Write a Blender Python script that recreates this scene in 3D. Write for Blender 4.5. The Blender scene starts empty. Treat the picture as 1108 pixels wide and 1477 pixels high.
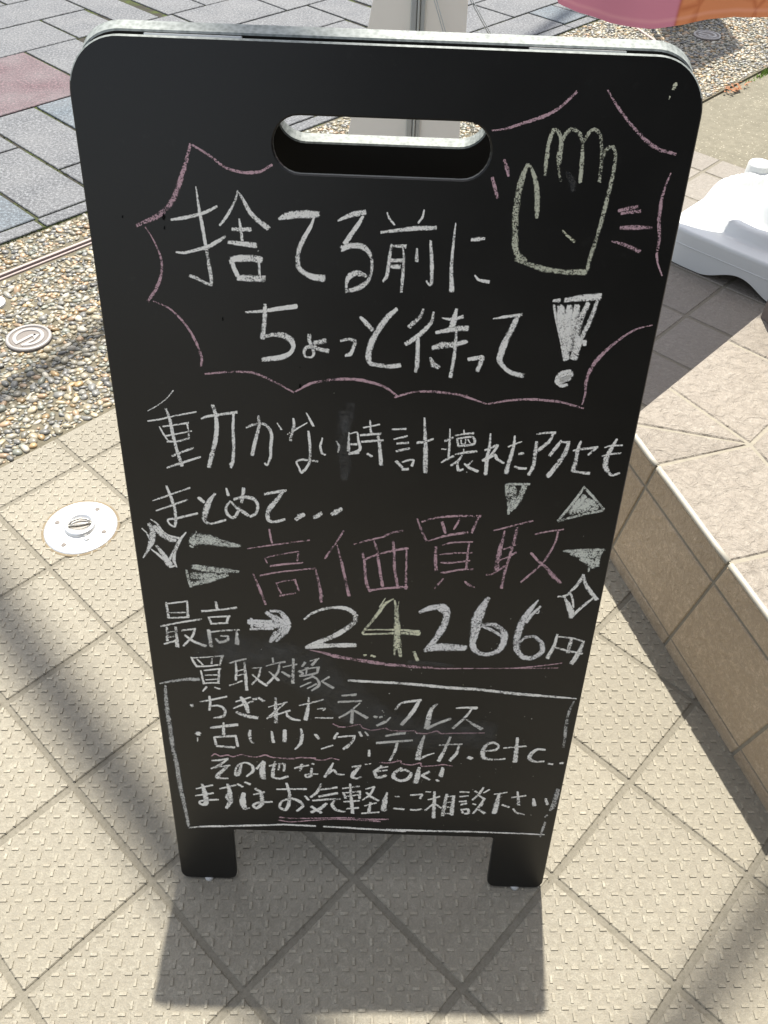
import bpy, math, random
import numpy as np
from mathutils import Matrix, Vector

rad = math.radians
SC = bpy.context.scene
COL = SC.collection

# ------------------------------------------------------------------ camera
cam_data = bpy.data.cameras.new("camera")
cam = bpy.data.objects.new("camera", cam_data)
COL.objects.link(cam)
cam_data.sensor_fit = 'VERTICAL'
cam_data.sensor_height = 24.0
cam_data.lens = 24.0 * 1218.916 / 1477.0
cam_data.clip_start = 0.02
cam_data.clip_end = 400
RIGHT = Vector((0.99936625, -0.02007023, 0.02939863))
DOWN = Vector((0.00563525, -0.72627268, -0.68738362))
FWD = Vector((0.03514737, 0.68711366, -0.72569931))
M = Matrix.Identity(4)
for r in range(3):
    M[r][0] = RIGHT[r]; M[r][1] = -DOWN[r]; M[r][2] = -FWD[r]
M.translation = (0.27979684, -0.44405249, 1.22336163)
cam.matrix_world = M
SC.camera = cam

# ------------------------------------------------------------------ light
SUN_EL, SUN_AZ = rad(66.5), rad(3.6)        # azimuth from +y towards +x
sun_dir = Vector((math.sin(SUN_AZ) * math.cos(SUN_EL), math.cos(SUN_AZ) * math.cos(SUN_EL), math.sin(SUN_EL)))
world = bpy.data.worlds.new("World")
SC.world = world
world.use_nodes = True
wn = world.node_tree.nodes
sky = wn.new('ShaderNodeTexSky')
sky.sky_type = 'NISHITA'
sky.sun_disc = False
sky.sun_elevation = SUN_EL
sky.sun_rotation = SUN_AZ
sky.air_density = 1.0
sky.dust_density = 2.0
bg = wn['Background']
bg.inputs['Strength'].default_value = 0.145
hs_ = wn.new('ShaderNodeHueSaturation')
hs_.inputs['Saturation'].default_value = 0.45
world.node_tree.links.new(sky.outputs[0], hs_.inputs['Color'])
world.node_tree.links.new(hs_.outputs[0], bg.inputs['Color'])
sd = bpy.data.lights.new("sun", 'SUN')
sd.energy = 4.7
sd.angle = rad(0.53)
sd.color = (1.0, 0.955, 0.86)
sun = bpy.data.objects.new("sun", sd)
COL.objects.link(sun)
sun.location = sun_dir * 20
sun.rotation_euler = sun_dir.to_track_quat('Z', 'Y').to_euler()
SC.view_settings.view_transform = 'Standard'
SC.view_settings.look = 'None'
SC.view_settings.exposure = 0.92
SC.view_settings.gamma = 1.0
try:
    SC.cycles.transparent_max_bounces = 24
    SC.cycles.use_denoising = True
except Exception:
    pass

# ------------------------------------------------------------------ helpers
K = 0.1414214                                # half diagonal of a 0.2 m tile


def XY(i, j):
    return ((i + j) * K, (j - i) * K)


def IJ(x, y):
    return ((x - y) / (2 * K), (x + y) / (2 * K))


def tag(o, label=None, cat=None, group=None, kind=None):
    if label: o['label'] = label
    if cat: o['category'] = cat
    if group: o['group'] = group
    if kind: o['kind'] = kind
    return o


def thing(name, loc, label, cat, group=None, rotz=0.0):
    o = bpy.data.objects.new(name, None)
    COL.objects.link(o)
    o.location = loc
    o.rotation_euler = (0, 0, rotz)
    o.empty_display_size = 0.05
    return tag(o, label, cat, group)


class MB:
    """collects faces, then becomes one mesh object"""
    def __init__(self):
        self.v = []; self.f = []; self.m = []; self.t = []

    def add(self, verts, faces, mat=0, tint=0.5):
        b = len(self.v)
        self.v += [tuple(p) for p in verts]
        self.t += [tint] * len(verts)
        for f in faces:
            self.f.append(tuple(b + k for k in f)); self.m.append(mat)

    def box(self, c, s, mat=0, rot=None, tint=0.5):
        cx, cy, cz = c; sx, sy, sz = (k / 2 for k in s)
        vs = [Vector((a * sx, b * sy, d * sz)) for d in (-1, 1) for a, b in ((-1, -1), (1, -1), (1, 1), (-1, 1))]
        if rot is not None: vs = [rot @ p for p in vs]
        vs = [(p.x + cx, p.y + cy, p.z + cz) for p in vs]
        self.add(vs, [(3, 2, 1, 0), (4, 5, 6, 7), (0, 1, 5, 4), (1, 2, 6, 5), (2, 3, 7, 6), (3, 0, 4, 7)], mat, tint)

    def slab(self, poly, z0, z1, bev=0.002, mat=0, tint=0.5, f=None):
        """prism over a convex ccw polygon with a bevelled top; f maps local to world"""
        n = len(poly)
        ins = inset(poly, bev)
        vs = [(p[0], p[1], z0) for p in poly] + [(p[0], p[1], z1 - bev) for p in poly] + [(p[0], p[1], z1) for p in ins]
        if f: vs = [f(*p) for p in vs]
        fs = [tuple(2 * n + k for k in range(n)), tuple(reversed(range(n)))]
        for k in range(n):
            q = (k + 1) % n
            fs += [(k, q, n + q, n + k), (n + k, n + q, 2 * n + q, 2 * n + k)]
        self.add(vs, fs, mat, tint)

    def tube(self, pts, r, n=8, mat=0, cap=True):
        pts = [Vector(p) for p in pts]
        rr = r if isinstance(r, (list, tuple)) else [r] * len(pts)
        vs = []; fs = []
        for k, p in enumerate(pts):
            d = (pts[min(k + 1, len(pts) - 1)] - pts[max(k - 1, 0)]).normalized()
            a = d.orthogonal().normalized() if k == 0 else (a - d * a.dot(d)).normalized()
            b = d.cross(a)
            for q in range(n):
                t = 2 * math.pi * q / n
                vs.append(p + (a * math.cos(t) + b * math.sin(t)) * rr[k])
        for k in range(len(pts) - 1):
            for q in range(n):
                w = (q + 1) % n
                fs.append((k * n + q, k * n + w, (k + 1) * n + w, (k + 1) * n + q))
        if cap:
            fs.append(tuple(reversed(range(n)))); fs.append(tuple((len(pts) - 1) * n + q for q in range(n)))
        self.add(vs, fs, mat)

    def lathe(self, prof, c=(0, 0, 0), n=48, mat=0):
        vs = []; fs = []
        m = len(prof)
        for k in range(n):
            t = 2 * math.pi * k / n
            for r, z in prof:
                vs.append((c[0] + r * math.cos(t), c[1] + r * math.sin(t), c[2] + z))
        for k in range(n):
            q = (k + 1) % n
            for w in range(m - 1):
                fs.append((k * m + w, q * m + w, q * m + w + 1, k * m + w + 1))
        self.add(vs, fs, mat)

    def build(self, name, mats, parent=None, smooth=False, loc=None):
        me = bpy.data.meshes.new(name)
        me.from_pydata(self.v, [], self.f)
        for m_ in (mats if isinstance(mats, (list, tuple)) else [mats]):
            me.materials.append(m_)
        me.polygons.foreach_set('material_index', self.m)
        at = me.attributes.new('tint', 'FLOAT', 'POINT')
        at.data.foreach_set('value', self.t)
        if smooth:
            me.polygons.foreach_set('use_smooth', [True] * len(self.f))
        me.update()
        o = bpy.data.objects.new(name, me)
        COL.objects.link(o)
        if parent is not None: o.parent = parent
        if loc is not None: o.location = loc
        return o


def inset(poly, d):
    n = len(poly); out = []
    for k in range(n):
        a = Vector(poly[k - 1]); b = Vector(poly[k]); c = Vector(poly[(k + 1) % n])
        u = (b - a).normalized(); w = (c - b).normalized()
        n1 = Vector((-u.y, u.x)); n2 = Vector((-w.y, w.x))
        s = 1 + n1.dot(n2)
        m_ = (n1 + n2) / max(s, 0.25)
        out.append((b.x + m_.x * d, b.y + m_.y * d))
    return out


def clip_poly(poly, a, b, c):
    """keep a*x+b*y<=c"""
    out = []
    for k in range(len(poly)):
        p, q = poly[k - 1], poly[k]
        dp, dq = a * p[0] + b * p[1] - c, a * q[0] + b * q[1] - c
        if (dp <= 0) != (dq <= 0):
            t = dp / (dp - dq)
            out.append((p[0] + t * (q[0] - p[0]), p[1] + t * (q[1] - p[1])))
        if dq <= 0: out.append(q)
    return out


# ------------------------------------------------------------------ materials
class NT:
    def __init__(self, name):
        self.mat = bpy.data.materials.new(name)
        self.mat.use_nodes = True
        self.t = self.mat.node_tree
        self.t.nodes.clear()
        self.out = self.n('ShaderNodeOutputMaterial')

    def n(self, typ, **kw):
        o = self.t.nodes.new(typ)
        for k, v in kw.items(): setattr(o, k, v)
        return o

    def put(self, sock, v):
        if isinstance(v, bpy.types.NodeSocket): self.t.links.new(v, sock)
        elif v is not None:
            if hasattr(sock.default_value, '__len__') and not hasattr(v, '__len__'): v = (v, v, v)
            if hasattr(sock.default_value, '__len__') and len(sock.default_value) == 4 and len(v) == 3: v = (*v, 1)
            sock.default_value = v

    def math(self, op, a, b=None, c=None, clamp=False):
        m_ = self.n('ShaderNodeMath', operation=op, use_clamp=clamp)
        self.put(m_.inputs[0], a)
        if b is not None: self.put(m_.inputs[1], b)
        if c is not None: self.put(m_.inputs[2], c)
        return m_.outputs[0]

    def co(self, which='Object'):
        return self.n('ShaderNodeTexCoord').outputs[which]

    def noise(self, scale, detail=4, rough=0.6, vec=None, dist=0.0):
        o = self.n('ShaderNodeTexNoise')
        o.inputs['Scale'].default_value = scale
        o.inputs['Detail'].default_value = detail
        o.inputs['Roughness'].default_value = rough
        o.inputs['Distortion'].default_value = dist
        self.put(o.inputs['Vector'], vec if vec is not None else self.co())
        return o.outputs['Fac']

    def vor(self, scale, feature='F1', out='Distance', vec=None):
        o = self.n('ShaderNodeTexVoronoi', feature=feature)
        o.inputs['Scale'].default_value = scale
        self.put(o.inputs['Vector'], vec if vec is not None else self.co())
        return o.outputs[out]

    def ramp(self, fac, stops, interp='LINEAR'):
        o = self.n('ShaderNodeValToRGB')
        o.color_ramp.interpolation = interp
        e = o.color_ramp.elements
        while len(e) < len(stops): e.new(0.5)
        for k, (p, c) in enumerate(stops):
            e[k].position = p
            e[k].color = (c, c, c, 1) if not hasattr(c, '__len__') else (*c, 1)
        self.put(o.inputs[0], fac)
        return o.outputs[0]

    def mix(self, fac, a, b, blend='MIX'):
        o = self.n('ShaderNodeMix', data_type='RGBA', blend_type=blend)
        self.put(o.inputs['Factor'], fac); self.put(o.inputs['A'], a) if False else None
        self.put(o.inputs[6], a); self.put(o.inputs[7], b)
        return o.outputs[2]

    def attr(self, name, out='Fac'):
        return self.n('ShaderNodeAttribute', attribute_name=name).outputs[out]

    def bump(self, h, strength=0.5, dist=0.001, normal=None):
        o = self.n('ShaderNodeBump')
        o.inputs['Strength'].default_value = strength
        o.inputs['Distance'].default_value = dist
        self.put(o.inputs['Height'], h)
        if normal is not None: self.put(o.inputs['Normal'], normal)
        return o.outputs[0]

    def bsdf(self, color, rough=0.6, metal=0.0, normal=None, spec=0.5, link=True, **kw):
        b = self.n('ShaderNodeBsdfPrincipled')
        self.put(b.inputs['Base Color'], color)
        self.put(b.inputs['Roughness'], rough)
        self.put(b.inputs['Metallic'], metal)
        self.put(b.inputs['Specular IOR Level'], spec)
        if normal is not None: self.put(b.inputs['Normal'], normal)
        for k, v in kw.items(): self.put(b.inputs[k], v)
        if link: self.t.links.new(b.outputs[0], self.out.inputs[0])
        return b.outputs[0]


def tile_material(name, base, rough_bump=0.0, stain=1.0):
    t = NT(name)
    tint = t.attr('tint')
    n1 = t.noise(9, 5, 0.65)
    n2 = t.noise(60, 5, 0.7)
    n3 = t.noise(420, 3, 0.6)
    c = t.mix(t.ramp(n1, [(0.3, 0.0), (0.7, 1.0)]), tuple(k * 0.93 for k in base), tuple(k * 1.06 for k in base))
    n4 = t.noise(130, 4, 0.7)
    n0 = t.noise(2.6, 5, 0.6)
    c = t.mix(t.ramp(n0, [(0.40, 0.55 * stain), (0.62, 0.0)]), c, tuple(k * f for k, f in zip(base, (0.80, 0.77, 0.72))))
    c = t.mix(t.ramp(n2, [(0.36, 0.95 * stain), (0.62, 0.0)]), c, tuple(k * f for k, f in zip(base, (0.66, 0.63, 0.60))))
    c = t.mix(t.ramp(n4, [(0.40, 0.95 * stain), (0.60, 0.0)]), c, tuple(k * f for k, f in zip(base, (0.68, 0.66, 0.63))))
    c = t.mix(t.ramp(n3, [(0.36, 0.8), (0.58, 0.0)]), c, tuple(k * 0.62 for k in base))
    c = t.mix(t.ramp(t.vor(130, vec=None), [(0.0, 0.35), (0.18, 0.0)]), c, tuple(k * 0.4 for k in base))
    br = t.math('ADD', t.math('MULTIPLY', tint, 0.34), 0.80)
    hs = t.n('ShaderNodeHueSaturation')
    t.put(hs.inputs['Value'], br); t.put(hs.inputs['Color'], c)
    h = t.math('ADD', t.math('MULTIPLY', n3, 0.5), n2)
    nm = t.bump(t.math('ADD', h, t.math('MULTIPLY', n4, 1.4)), 0.75, 0.0017)
    if rough_bump:
        w = t.noise(48, 5, 0.6, dist=1.0)
        nm = t.bump(w, rough_bump, 0.012, nm)
    t.bsdf(hs.outputs[0], t.math('ADD', 0.5, t.math('MULTIPLY', n2, 0.3)), normal=nm, spec=0.35)
    return t.mat


TILE = (0.328, 0.303, 0.243)
m_tile = tile_material('ceramic_tile', TILE)
m_slate = tile_material('riven_tile', (0.30, 0.275, 0.24), 0.45)
m_step = tile_material('step_tile', (0.355, 0.318, 0.272), 0.8)
m_stepside = tile_material('step_side_tile', (0.60, 0.475, 0.335), 0.5)


def grout_material():
    t = NT('grout')
    n = t.noise(260, 4, 0.7); n2 = t.noise(25, 3, 0.6)
    c = t.mix(n2, (0.165, 0.150, 0.120), (0.228, 0.208, 0.168))
    c = t.mix(t.ramp(n, [(0.35, 0.6), (0.6, 0.0)]), c, (0.13, 0.12, 0.09))
    t.bsdf(c, 0.9, normal=t.bump(n, 0.6, 0.002), spec=0.2)
    return t.mat


def simple(name, col, rough=0.6, metal=0.0, nscale=80, nvar=0.15, bump=0.15, spec=0.5, bd=0.001):
    t = NT(name)
    n = t.noise(nscale, 5, 0.65)
    c = t.mix(n, tuple(k * (1 - nvar) for k in col), tuple(min(1, k * (1 + nvar)) for k in col))
    r = t.math('ADD', rough - 0.08, t.math('MULTIPLY', n, 0.16))
    t.bsdf(c, r, metal, t.bump(n, bump, bd) if bump else None, spec)
    return t.mat


m_grout = grout_material()


m_stepgrout = simple('step_grout', (0.25, 0.226, 0.178), 0.9, nscale=120, nvar=0.3, bump=0.4)


def concrete_material(name, a, b, scale=1.0, agg=True):
    t = NT(name)
    n = t.noise(3 * scale, 6, 0.65); f = t.noise(240, 4, 0.7); g = t.noise(38, 4, 0.6)
    c = t.mix(t.ramp(n, [(0.3, 0.0), (0.7, 1.0)]), a, b)
    c = t.mix(t.ramp(g, [(0.35, 0.5), (0.65, 0.0)]), c, tuple(k * 0.72 for k in a))
    if agg:
        v = t.vor(150, out='Distance'); vc = t.n('ShaderNodeTexVoronoi'); vc.inputs['Scale'].default_value = 150
        t.put(vc.inputs['Vector'], t.co())
        pick = t.ramp(vc.outputs['Color'], [(0.74, 0.0), (0.8, 1.0)])
        c = t.mix(t.math('MULTIPLY', t.ramp(v, [(0.25, 0.8), (0.45, 0.0)]), pick), c, (0.45, 0.41, 0.32))
        c = t.mix(t.ramp(f, [(0.36, 0.6), (0.5, 0.0)]), c, (0.11, 0.10, 0.085))
    t.bsdf(c, 0.9, normal=t.bump(t.math('ADD', f, g), 0.5, 0.003), spec=0.2)
    return t.mat


m_ground = concrete_material('street_concrete', (0.17, 0.165, 0.15), (0.22, 0.21, 0.195))
m_drive = concrete_material('old_concrete', (0.16, 0.147, 0.108), (0.215, 0.198, 0.15))
m_mortar = concrete_material('pebble_mortar', (0.115, 0.102, 0.072), (0.18, 0.16, 0.115), 4, False)


def granite_material():
    t = NT('granite')
    cc = t.attr('tint')
    n = t.noise(330, 4, 0.75); n2 = t.noise(110, 4, 0.7); n3 = t.noise(6, 4, 0.6)
    grey = t.ramp(t.math('MULTIPLY_ADD', n2, 0.55, t.math('MULTIPLY', n, 0.45)), [(0.38, (0.035, 0.036, 0.040)), (0.5, (0.095, 0.0965, 0.102)), (0.60, (0.25, 0.253, 0.26))])
    col = t.ramp(cc, [(0.0, (0.74, 0.43, 0.47)), (0.2, (0.68, 0.82, 0.92)), (0.4, (0.86, 0.88, 0.90)), (1.0, (1.12, 1.11, 1.12))], 'CONSTANT')
    c = t.mix(1.0, grey, col, 'MULTIPLY')
    c = t.mix(t.ramp(n3, [(0.35, 0.25), (0.65, 0.0)]), c, (0.2, 0.2, 0.2))
    t.bsdf(c, 0.7, normal=t.bump(n, 0.4, 0.002), spec=0.35)
    return t.mat


m_granite = granite_material()
m_moss = simple('moss', (0.048, 0.06, 0.02), 0.95, nscale=300, nvar=0.6, bump=0.8, spec=0.1)


def joint_material():
    t = NT('paver_joint')
    n = t.noise(14, 4, 0.6); f = t.noise(220, 3, 0.6)
    c = t.mix(t.ramp(n, [(0.46, 0.0), (0.64, 1.0)]), (0.045, 0.042, 0.035), (0.06, 0.075, 0.025))
    t.bsdf(c, 0.95, normal=t.bump(f, 0.8, 0.003), spec=0.1)
    return t.mat


m_joint = joint_material()


def pebble_material():
    t = NT('pebbles')
    c = t.attr('pcol', 'Color')
    n = t.noise(180, 4, 0.6)
    c = t.mix(t.ramp(n, [(0.3, 0.35), (0.65, 0.0)]), c, t.mix(1.0, c, (0.6, 0.58, 0.55), 'MULTIPLY'))
    t.bsdf(c, 0.42, normal=t.bump(n, 0.15, 0.001), spec=0.5)
    return t.mat


m_pebble = pebble_material()


def board_material():
    t = NT('blackboard')
    n = t.noise(7, 5, 0.6); f = t.noise(900, 2, 0.5); g = t.noise(60, 4, 0.7)
    c = t.mix(t.ramp(n, [(0.35, 0.0), (0.7, 1.0)]), (0.0085, 0.0083, 0.0075), (0.0125, 0.0121, 0.0109))
    c = t.mix(t.ramp(g, [(0.62, 0.0), (0.8, 0.25)]), c, (0.05, 0.05, 0.047))
    t.bsdf(c, t.math('ADD', 0.30, t.math('MULTIPLY', n, 0.10)), normal=t.bump(f, 0.10, 0.0004), spec=0.38)
    return t.mat


m_board = board_material()
m_back = simple('black_paint', (0.012, 0.012, 0.012), 0.6, nscale=30, bump=0.05, spec=0.3)


def galv_material():
    t = NT('galvanised')
    v = t.n('ShaderNodeTexVoronoi'); v.inputs['Scale'].default_value = 260
    t.put(v.inputs['Vector'], t.co())
    n = t.noise(160, 4, 0.6)
    g = t.ramp(t.math('MULTIPLY_ADD', v.outputs['Distance'], 0.5, t.math('MULTIPLY', n, 0.6)), [(0.25, (0.12, 0.135, 0.127)), (0.75, (0.26, 0.282, 0.27))])
    t.bsdf(g, 0.62, 0.1, t.bump(n, 0.2, 0.001), 0.5)
    return t.mat


m_galv = galv_material()
m_steel = simple('brushed_steel', (0.70, 0.70, 0.69), 0.45, 0.85, nscale=200, nvar=0.05, bump=0.05)
m_dark = simple('dark_recess', (0.02, 0.018, 0.016), 0.8, bump=0.0)
m_cast = simple('cast_iron', (0.30, 0.28, 0.265), 0.5, 0.3, nscale=260, nvar=0.2, bump=0.3)
m_castd = simple('cast_iron_dark', (0.17, 0.15, 0.135), 0.75, 0.1, nscale=200, nvar=0.3, bump=0.4)  # darker brown iron for the cap covers and plate screws
m_rust = simple('weathered_rail', (0.33, 0.27, 0.25), 0.6, 0.3, nscale=120, nvar=0.3, bump=0.3)
m_white = simple('white_plastic', (0.60, 0.615, 0.605), 0.38, nscale=60, nvar=0.02, bump=0.06, spec=0.5)
m_rubber = simple('white_foot', (0.45, 0.45, 0.43), 0.5, bump=0)
m_panel = simple('panel_white', (0.80, 0.76, 0.67), 0.6, nscale=12, nvar=0.03, bump=0.02)
m_alu = simple('aluminium', (0.48, 0.49, 0.46), 0.4, 0.6, nscale=20, nvar=0.05, bump=0.0)
m_cable = simple('cable_black', (0.03, 0.03, 0.03), 0.6, bump=0)
m_pillar = simple('pillar_render', (0.13, 0.105, 0.095), 0.85, nscale=150, nvar=0.3, bump=0.5)
m_leaf = simple('dead_leaf', (0.33, 0.14, 0.06), 0.8, nscale=120, nvar=0.5, bump=0.3)
m_green = simple('weed_green', (0.14, 0.22, 0.035), 0.8, nscale=120, nvar=0.4, bump=0.0)


def cloth_material():
    """printed banner: pink field, orange field with brown outlines"""
    t = NT('printed_banner')
    uvn = t.n('ShaderNodeUVMap')
    sep = t.n('ShaderNodeSeparateXYZ'); t.put(sep.inputs[0], uvn.outputs[0])
    n = t.noise(5, 3, 0.5)
    edge = t.math('ADD', sep.outputs[0], t.math('MULTIPLY', t.math('SUBTRACT', n, 0.5), 0.015))
    pink = (0.29, 0.115, 0.155); orange = (0.32, 0.125, 0.060)
    c = t.mix(t.ramp(edge, [(0.462, 0.0), (0.468, 1.0)]), pink, orange)
    v = t.n('ShaderNodeTexVoronoi', feature='DISTANCE_TO_EDGE'); v.inputs['Scale'].default_value = 9.0
    t.put(v.inputs['Vector'], uvn.outputs[0])
    line = t.math('MULTIPLY', t.ramp(v.outputs['Distance'], [(0.0, 0.55), (0.055, 0.0)]), t.ramp(edge, [(0.465, 0.0), (0.475, 1.0)]))
    c = t.mix(line, c, (0.19, 0.05, 0.02))
    c = t.mix(t.ramp(t.math('ABSOLUTE', t.math('SUBTRACT', edge, 0.465)), [(0.0, 0.6), (0.009, 0.0)]), c, (0.19, 0.045, 0.025))
    hem = t.ramp(t.math('ABSOLUTE', t.math('SUBTRACT', sep.outputs[1], 0.0085)), [(0.0, 0.16), (0.0003, 0.0)])
    c = t.mix(hem, c, (0.55, 0.32, 0.29))
    d = t.n('ShaderNodeBsdfDiffuse'); t.put(d.inputs[0], c)
    tr = t.n('ShaderNodeBsdfTranslucent'); t.put(tr.inputs[0], c)
    ms = t.n('ShaderNodeMixShader'); ms.inputs[0].default_value = 0.55
    t.t.links.new(d.outputs[0], ms.inputs[1]); t.t.links.new(tr.outputs[0], ms.inputs[2])
    t.t.links.new(ms.outputs[0], t.out.inputs[0])
    return t.mat


m_cloth = cloth_material()


def chalk_material(name, col, cover, soft=0.075):
    """chalk left on the tooth of the board: grainy, patchy, thinner at the stroke's edges"""
    t = NT(name)
    e = t.attr('edge')
    fine = t.noise(950, 2, 0.6); mid = t.noise(330, 3, 0.6); big = t.noise(42, 3, 0.6)
    n = t.math('ADD', t.math('MULTIPLY', fine, 0.55), t.math('ADD', t.math('MULTIPLY', mid, 0.33), t.math('MULTIPLY', t.math('SUBTRACT', big, 0.25), 0.44)))
    e3 = t.math('POWER', e, 3.0)
    th = t.math('MULTIPLY_ADD', e3, 0.20, 0.695 - 0.24 * cover)
    a = t.n('ShaderNodeMapRange', interpolation_type='SMOOTHSTEP')
    t.put(a.inputs['Value'], n)
    t.put(a.inputs['From Min'], t.math('SUBTRACT', th, soft))
    t.put(a.inputs['From Max'], t.math('ADD', th, soft))
    al = t.math('MULTIPLY', a.outputs[0], min(1.0, 0.45 + 0.55 * cover))
    d = t.bsdf(col, 0.95, spec=0.1, link=False)
    tr = t.n('ShaderNodeBsdfTransparent')
    ms = t.n('ShaderNodeMixShader')
    t.put(ms.inputs[0], al)
    t.t.links.new(tr.outputs[0], ms.inputs[1]); t.t.links.new(d, ms.inputs[2])
    t.t.links.new(ms.outputs[0], t.out.inputs[0])
    return t.mat


m_chalk = [
    chalk_material('chalk_white', (0.92, 0.905, 0.85), 1.0),
    chalk_material('chalk_pink', (0.66, 0.44, 0.485), 0.82),
    chalk_material('chalk_greenish', (0.66, 0.67, 0.52), 0.80),
    chalk_material('chalk_yellow', (0.78, 0.78, 0.58), 0.92),
    chalk_material('chalk_grey', (0.66, 0.655, 0.62), 0.80),
    chalk_material('chalk_dust', (0.16, 0.16, 0.155), 0.36, 0.3),
    chalk_material('chalk_cool_white', (0.86, 0.85, 0.83), 0.97),
    chalk_material('chalk_pale_green', (0.76, 0.78, 0.70), 0.86),
    chalk_material('board_drip', (0.004, 0.004, 0.004), 0.9),
]

# ------------------------------------------------------------------ ground and floor
random.seed(7)
g = MB()
g.add([(-60, -60, -0.03), (60, -60, -0.03), (60, 60, -0.03), (-60, 60, -0.03)], [(0, 1, 2, 3)])
tag(g.build('ground', m_ground), kind='structure')

I_EDGE, I_PAVE, J_DRIVE = -4.54, -8.60, 13.70


def ij_poly(i0, i1, j0, j1):
    """ccw in xy"""
    return [XY(i0, j0), XY(i1, j0), XY(i1, j1), XY(i0, j1)]


# tile floor: grout bed, embossed tiles near the board, riven tiles further right
bed = MB()
p = ij_poly(I_EDGE, 26, -24, J_DRIVE)
bed.add([(x, y, -0.0022) for x, y in p] + [(x, y, -0.028) for x, y in p],
        [(0, 1, 2, 3), (0, 4, 5, 1), (1, 5, 6, 2), (2, 6, 7, 3), (3, 7, 4, 0)])
tag(bed.build('tile_floor_grout', m_grout), kind='structure')

GW = 0.0225          # half grout width in tile units
tiles = MB(); riven = MB()
rot45 = [(math.cos(rad(a)), math.sin(rad(a))) for a in (0, 90)]
for i in range(-5, 14):
    for j in range(-8, 14):
        a0, a1 = max(i + GW, I_EDGE), i + 1 - GW
        joff = 0.075 if j >= 7 else 0.0
        b0, b1 = j + GW + joff, j + 1 - GW + joff
        if j == 6: b1 += 0.075
        if j == 13: b1 = J_DRIVE
        if b1 - b0 < 0.1: continue
        tint = random.uniform(0.3, 0.7)
        dz = random.uniform(-0.0005, 0.0003)
        # a little hand-laid scatter
        ju = random.uniform(-0.006, 0.006); jv = random.uniform(-0.006, 0.006)
        poly = ij_poly(a0 + (ju if i > -5 else 0), a1 + ju, b0 + jv, b1 + jv)
        far = j >= 7
        (riven if far else tiles).slab(poly, -0.004, dz, 0.0016, tint=tint)
        if far or not (-5 <= i <= 5 and -3 <= j <= 6): continue
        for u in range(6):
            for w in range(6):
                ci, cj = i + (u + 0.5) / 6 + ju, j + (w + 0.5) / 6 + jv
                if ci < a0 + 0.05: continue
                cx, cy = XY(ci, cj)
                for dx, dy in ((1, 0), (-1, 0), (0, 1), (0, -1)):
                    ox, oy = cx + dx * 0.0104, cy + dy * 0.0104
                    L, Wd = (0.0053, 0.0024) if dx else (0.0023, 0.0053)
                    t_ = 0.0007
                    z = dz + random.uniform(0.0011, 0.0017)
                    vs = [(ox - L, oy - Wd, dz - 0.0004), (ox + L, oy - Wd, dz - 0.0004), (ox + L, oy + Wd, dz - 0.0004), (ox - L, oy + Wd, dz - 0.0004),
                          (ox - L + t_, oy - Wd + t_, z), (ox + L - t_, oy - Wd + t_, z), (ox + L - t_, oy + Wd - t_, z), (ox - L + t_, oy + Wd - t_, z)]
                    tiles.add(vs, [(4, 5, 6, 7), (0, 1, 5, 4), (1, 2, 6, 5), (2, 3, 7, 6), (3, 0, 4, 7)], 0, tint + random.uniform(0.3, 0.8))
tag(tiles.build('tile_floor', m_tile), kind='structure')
tag(riven.build('riven_tile_floor', m_slate), kind='structure')

# old concrete beyond the tiles, a finger lower than the pebble strip
dr = MB()
p = ij_poly(I_EDGE, 26, J_DRIVE + 0.01, 60)
dr.add([(x, y, -0.012) for x, y in p] + [(x, y, -0.028) for x, y in p], [(0, 1, 2, 3), (0, 4, 5, 1), (1, 5, 6, 2), (2, 6, 7, 3), (3, 7, 4, 0)])
tag(dr.build('concrete_path', m_drive), kind='structure')

# pebble strip
pb = MB()
for a, b in ((I_PAVE, -7.93), (-7.78, I_EDGE - 0.01)):
    p = ij_poly(a, b, -24, 60)
    pb.add([(x, y, -0.0035) for x, y in p] + [(x, y, -0.028) for x, y in p], [(0, 1, 2, 3), (0, 4, 5, 1), (1, 5, 6, 2), (2, 6, 7, 3), (3, 7, 4, 0)])
tag(pb.build('pebble_path', m_mortar), kind='structure')

CAPS = [(-6.36, 2.745, 0.054), (-6.37, 19.30, 0.060)]
HALF = (-7.30, 2.86, 0.030)


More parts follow.
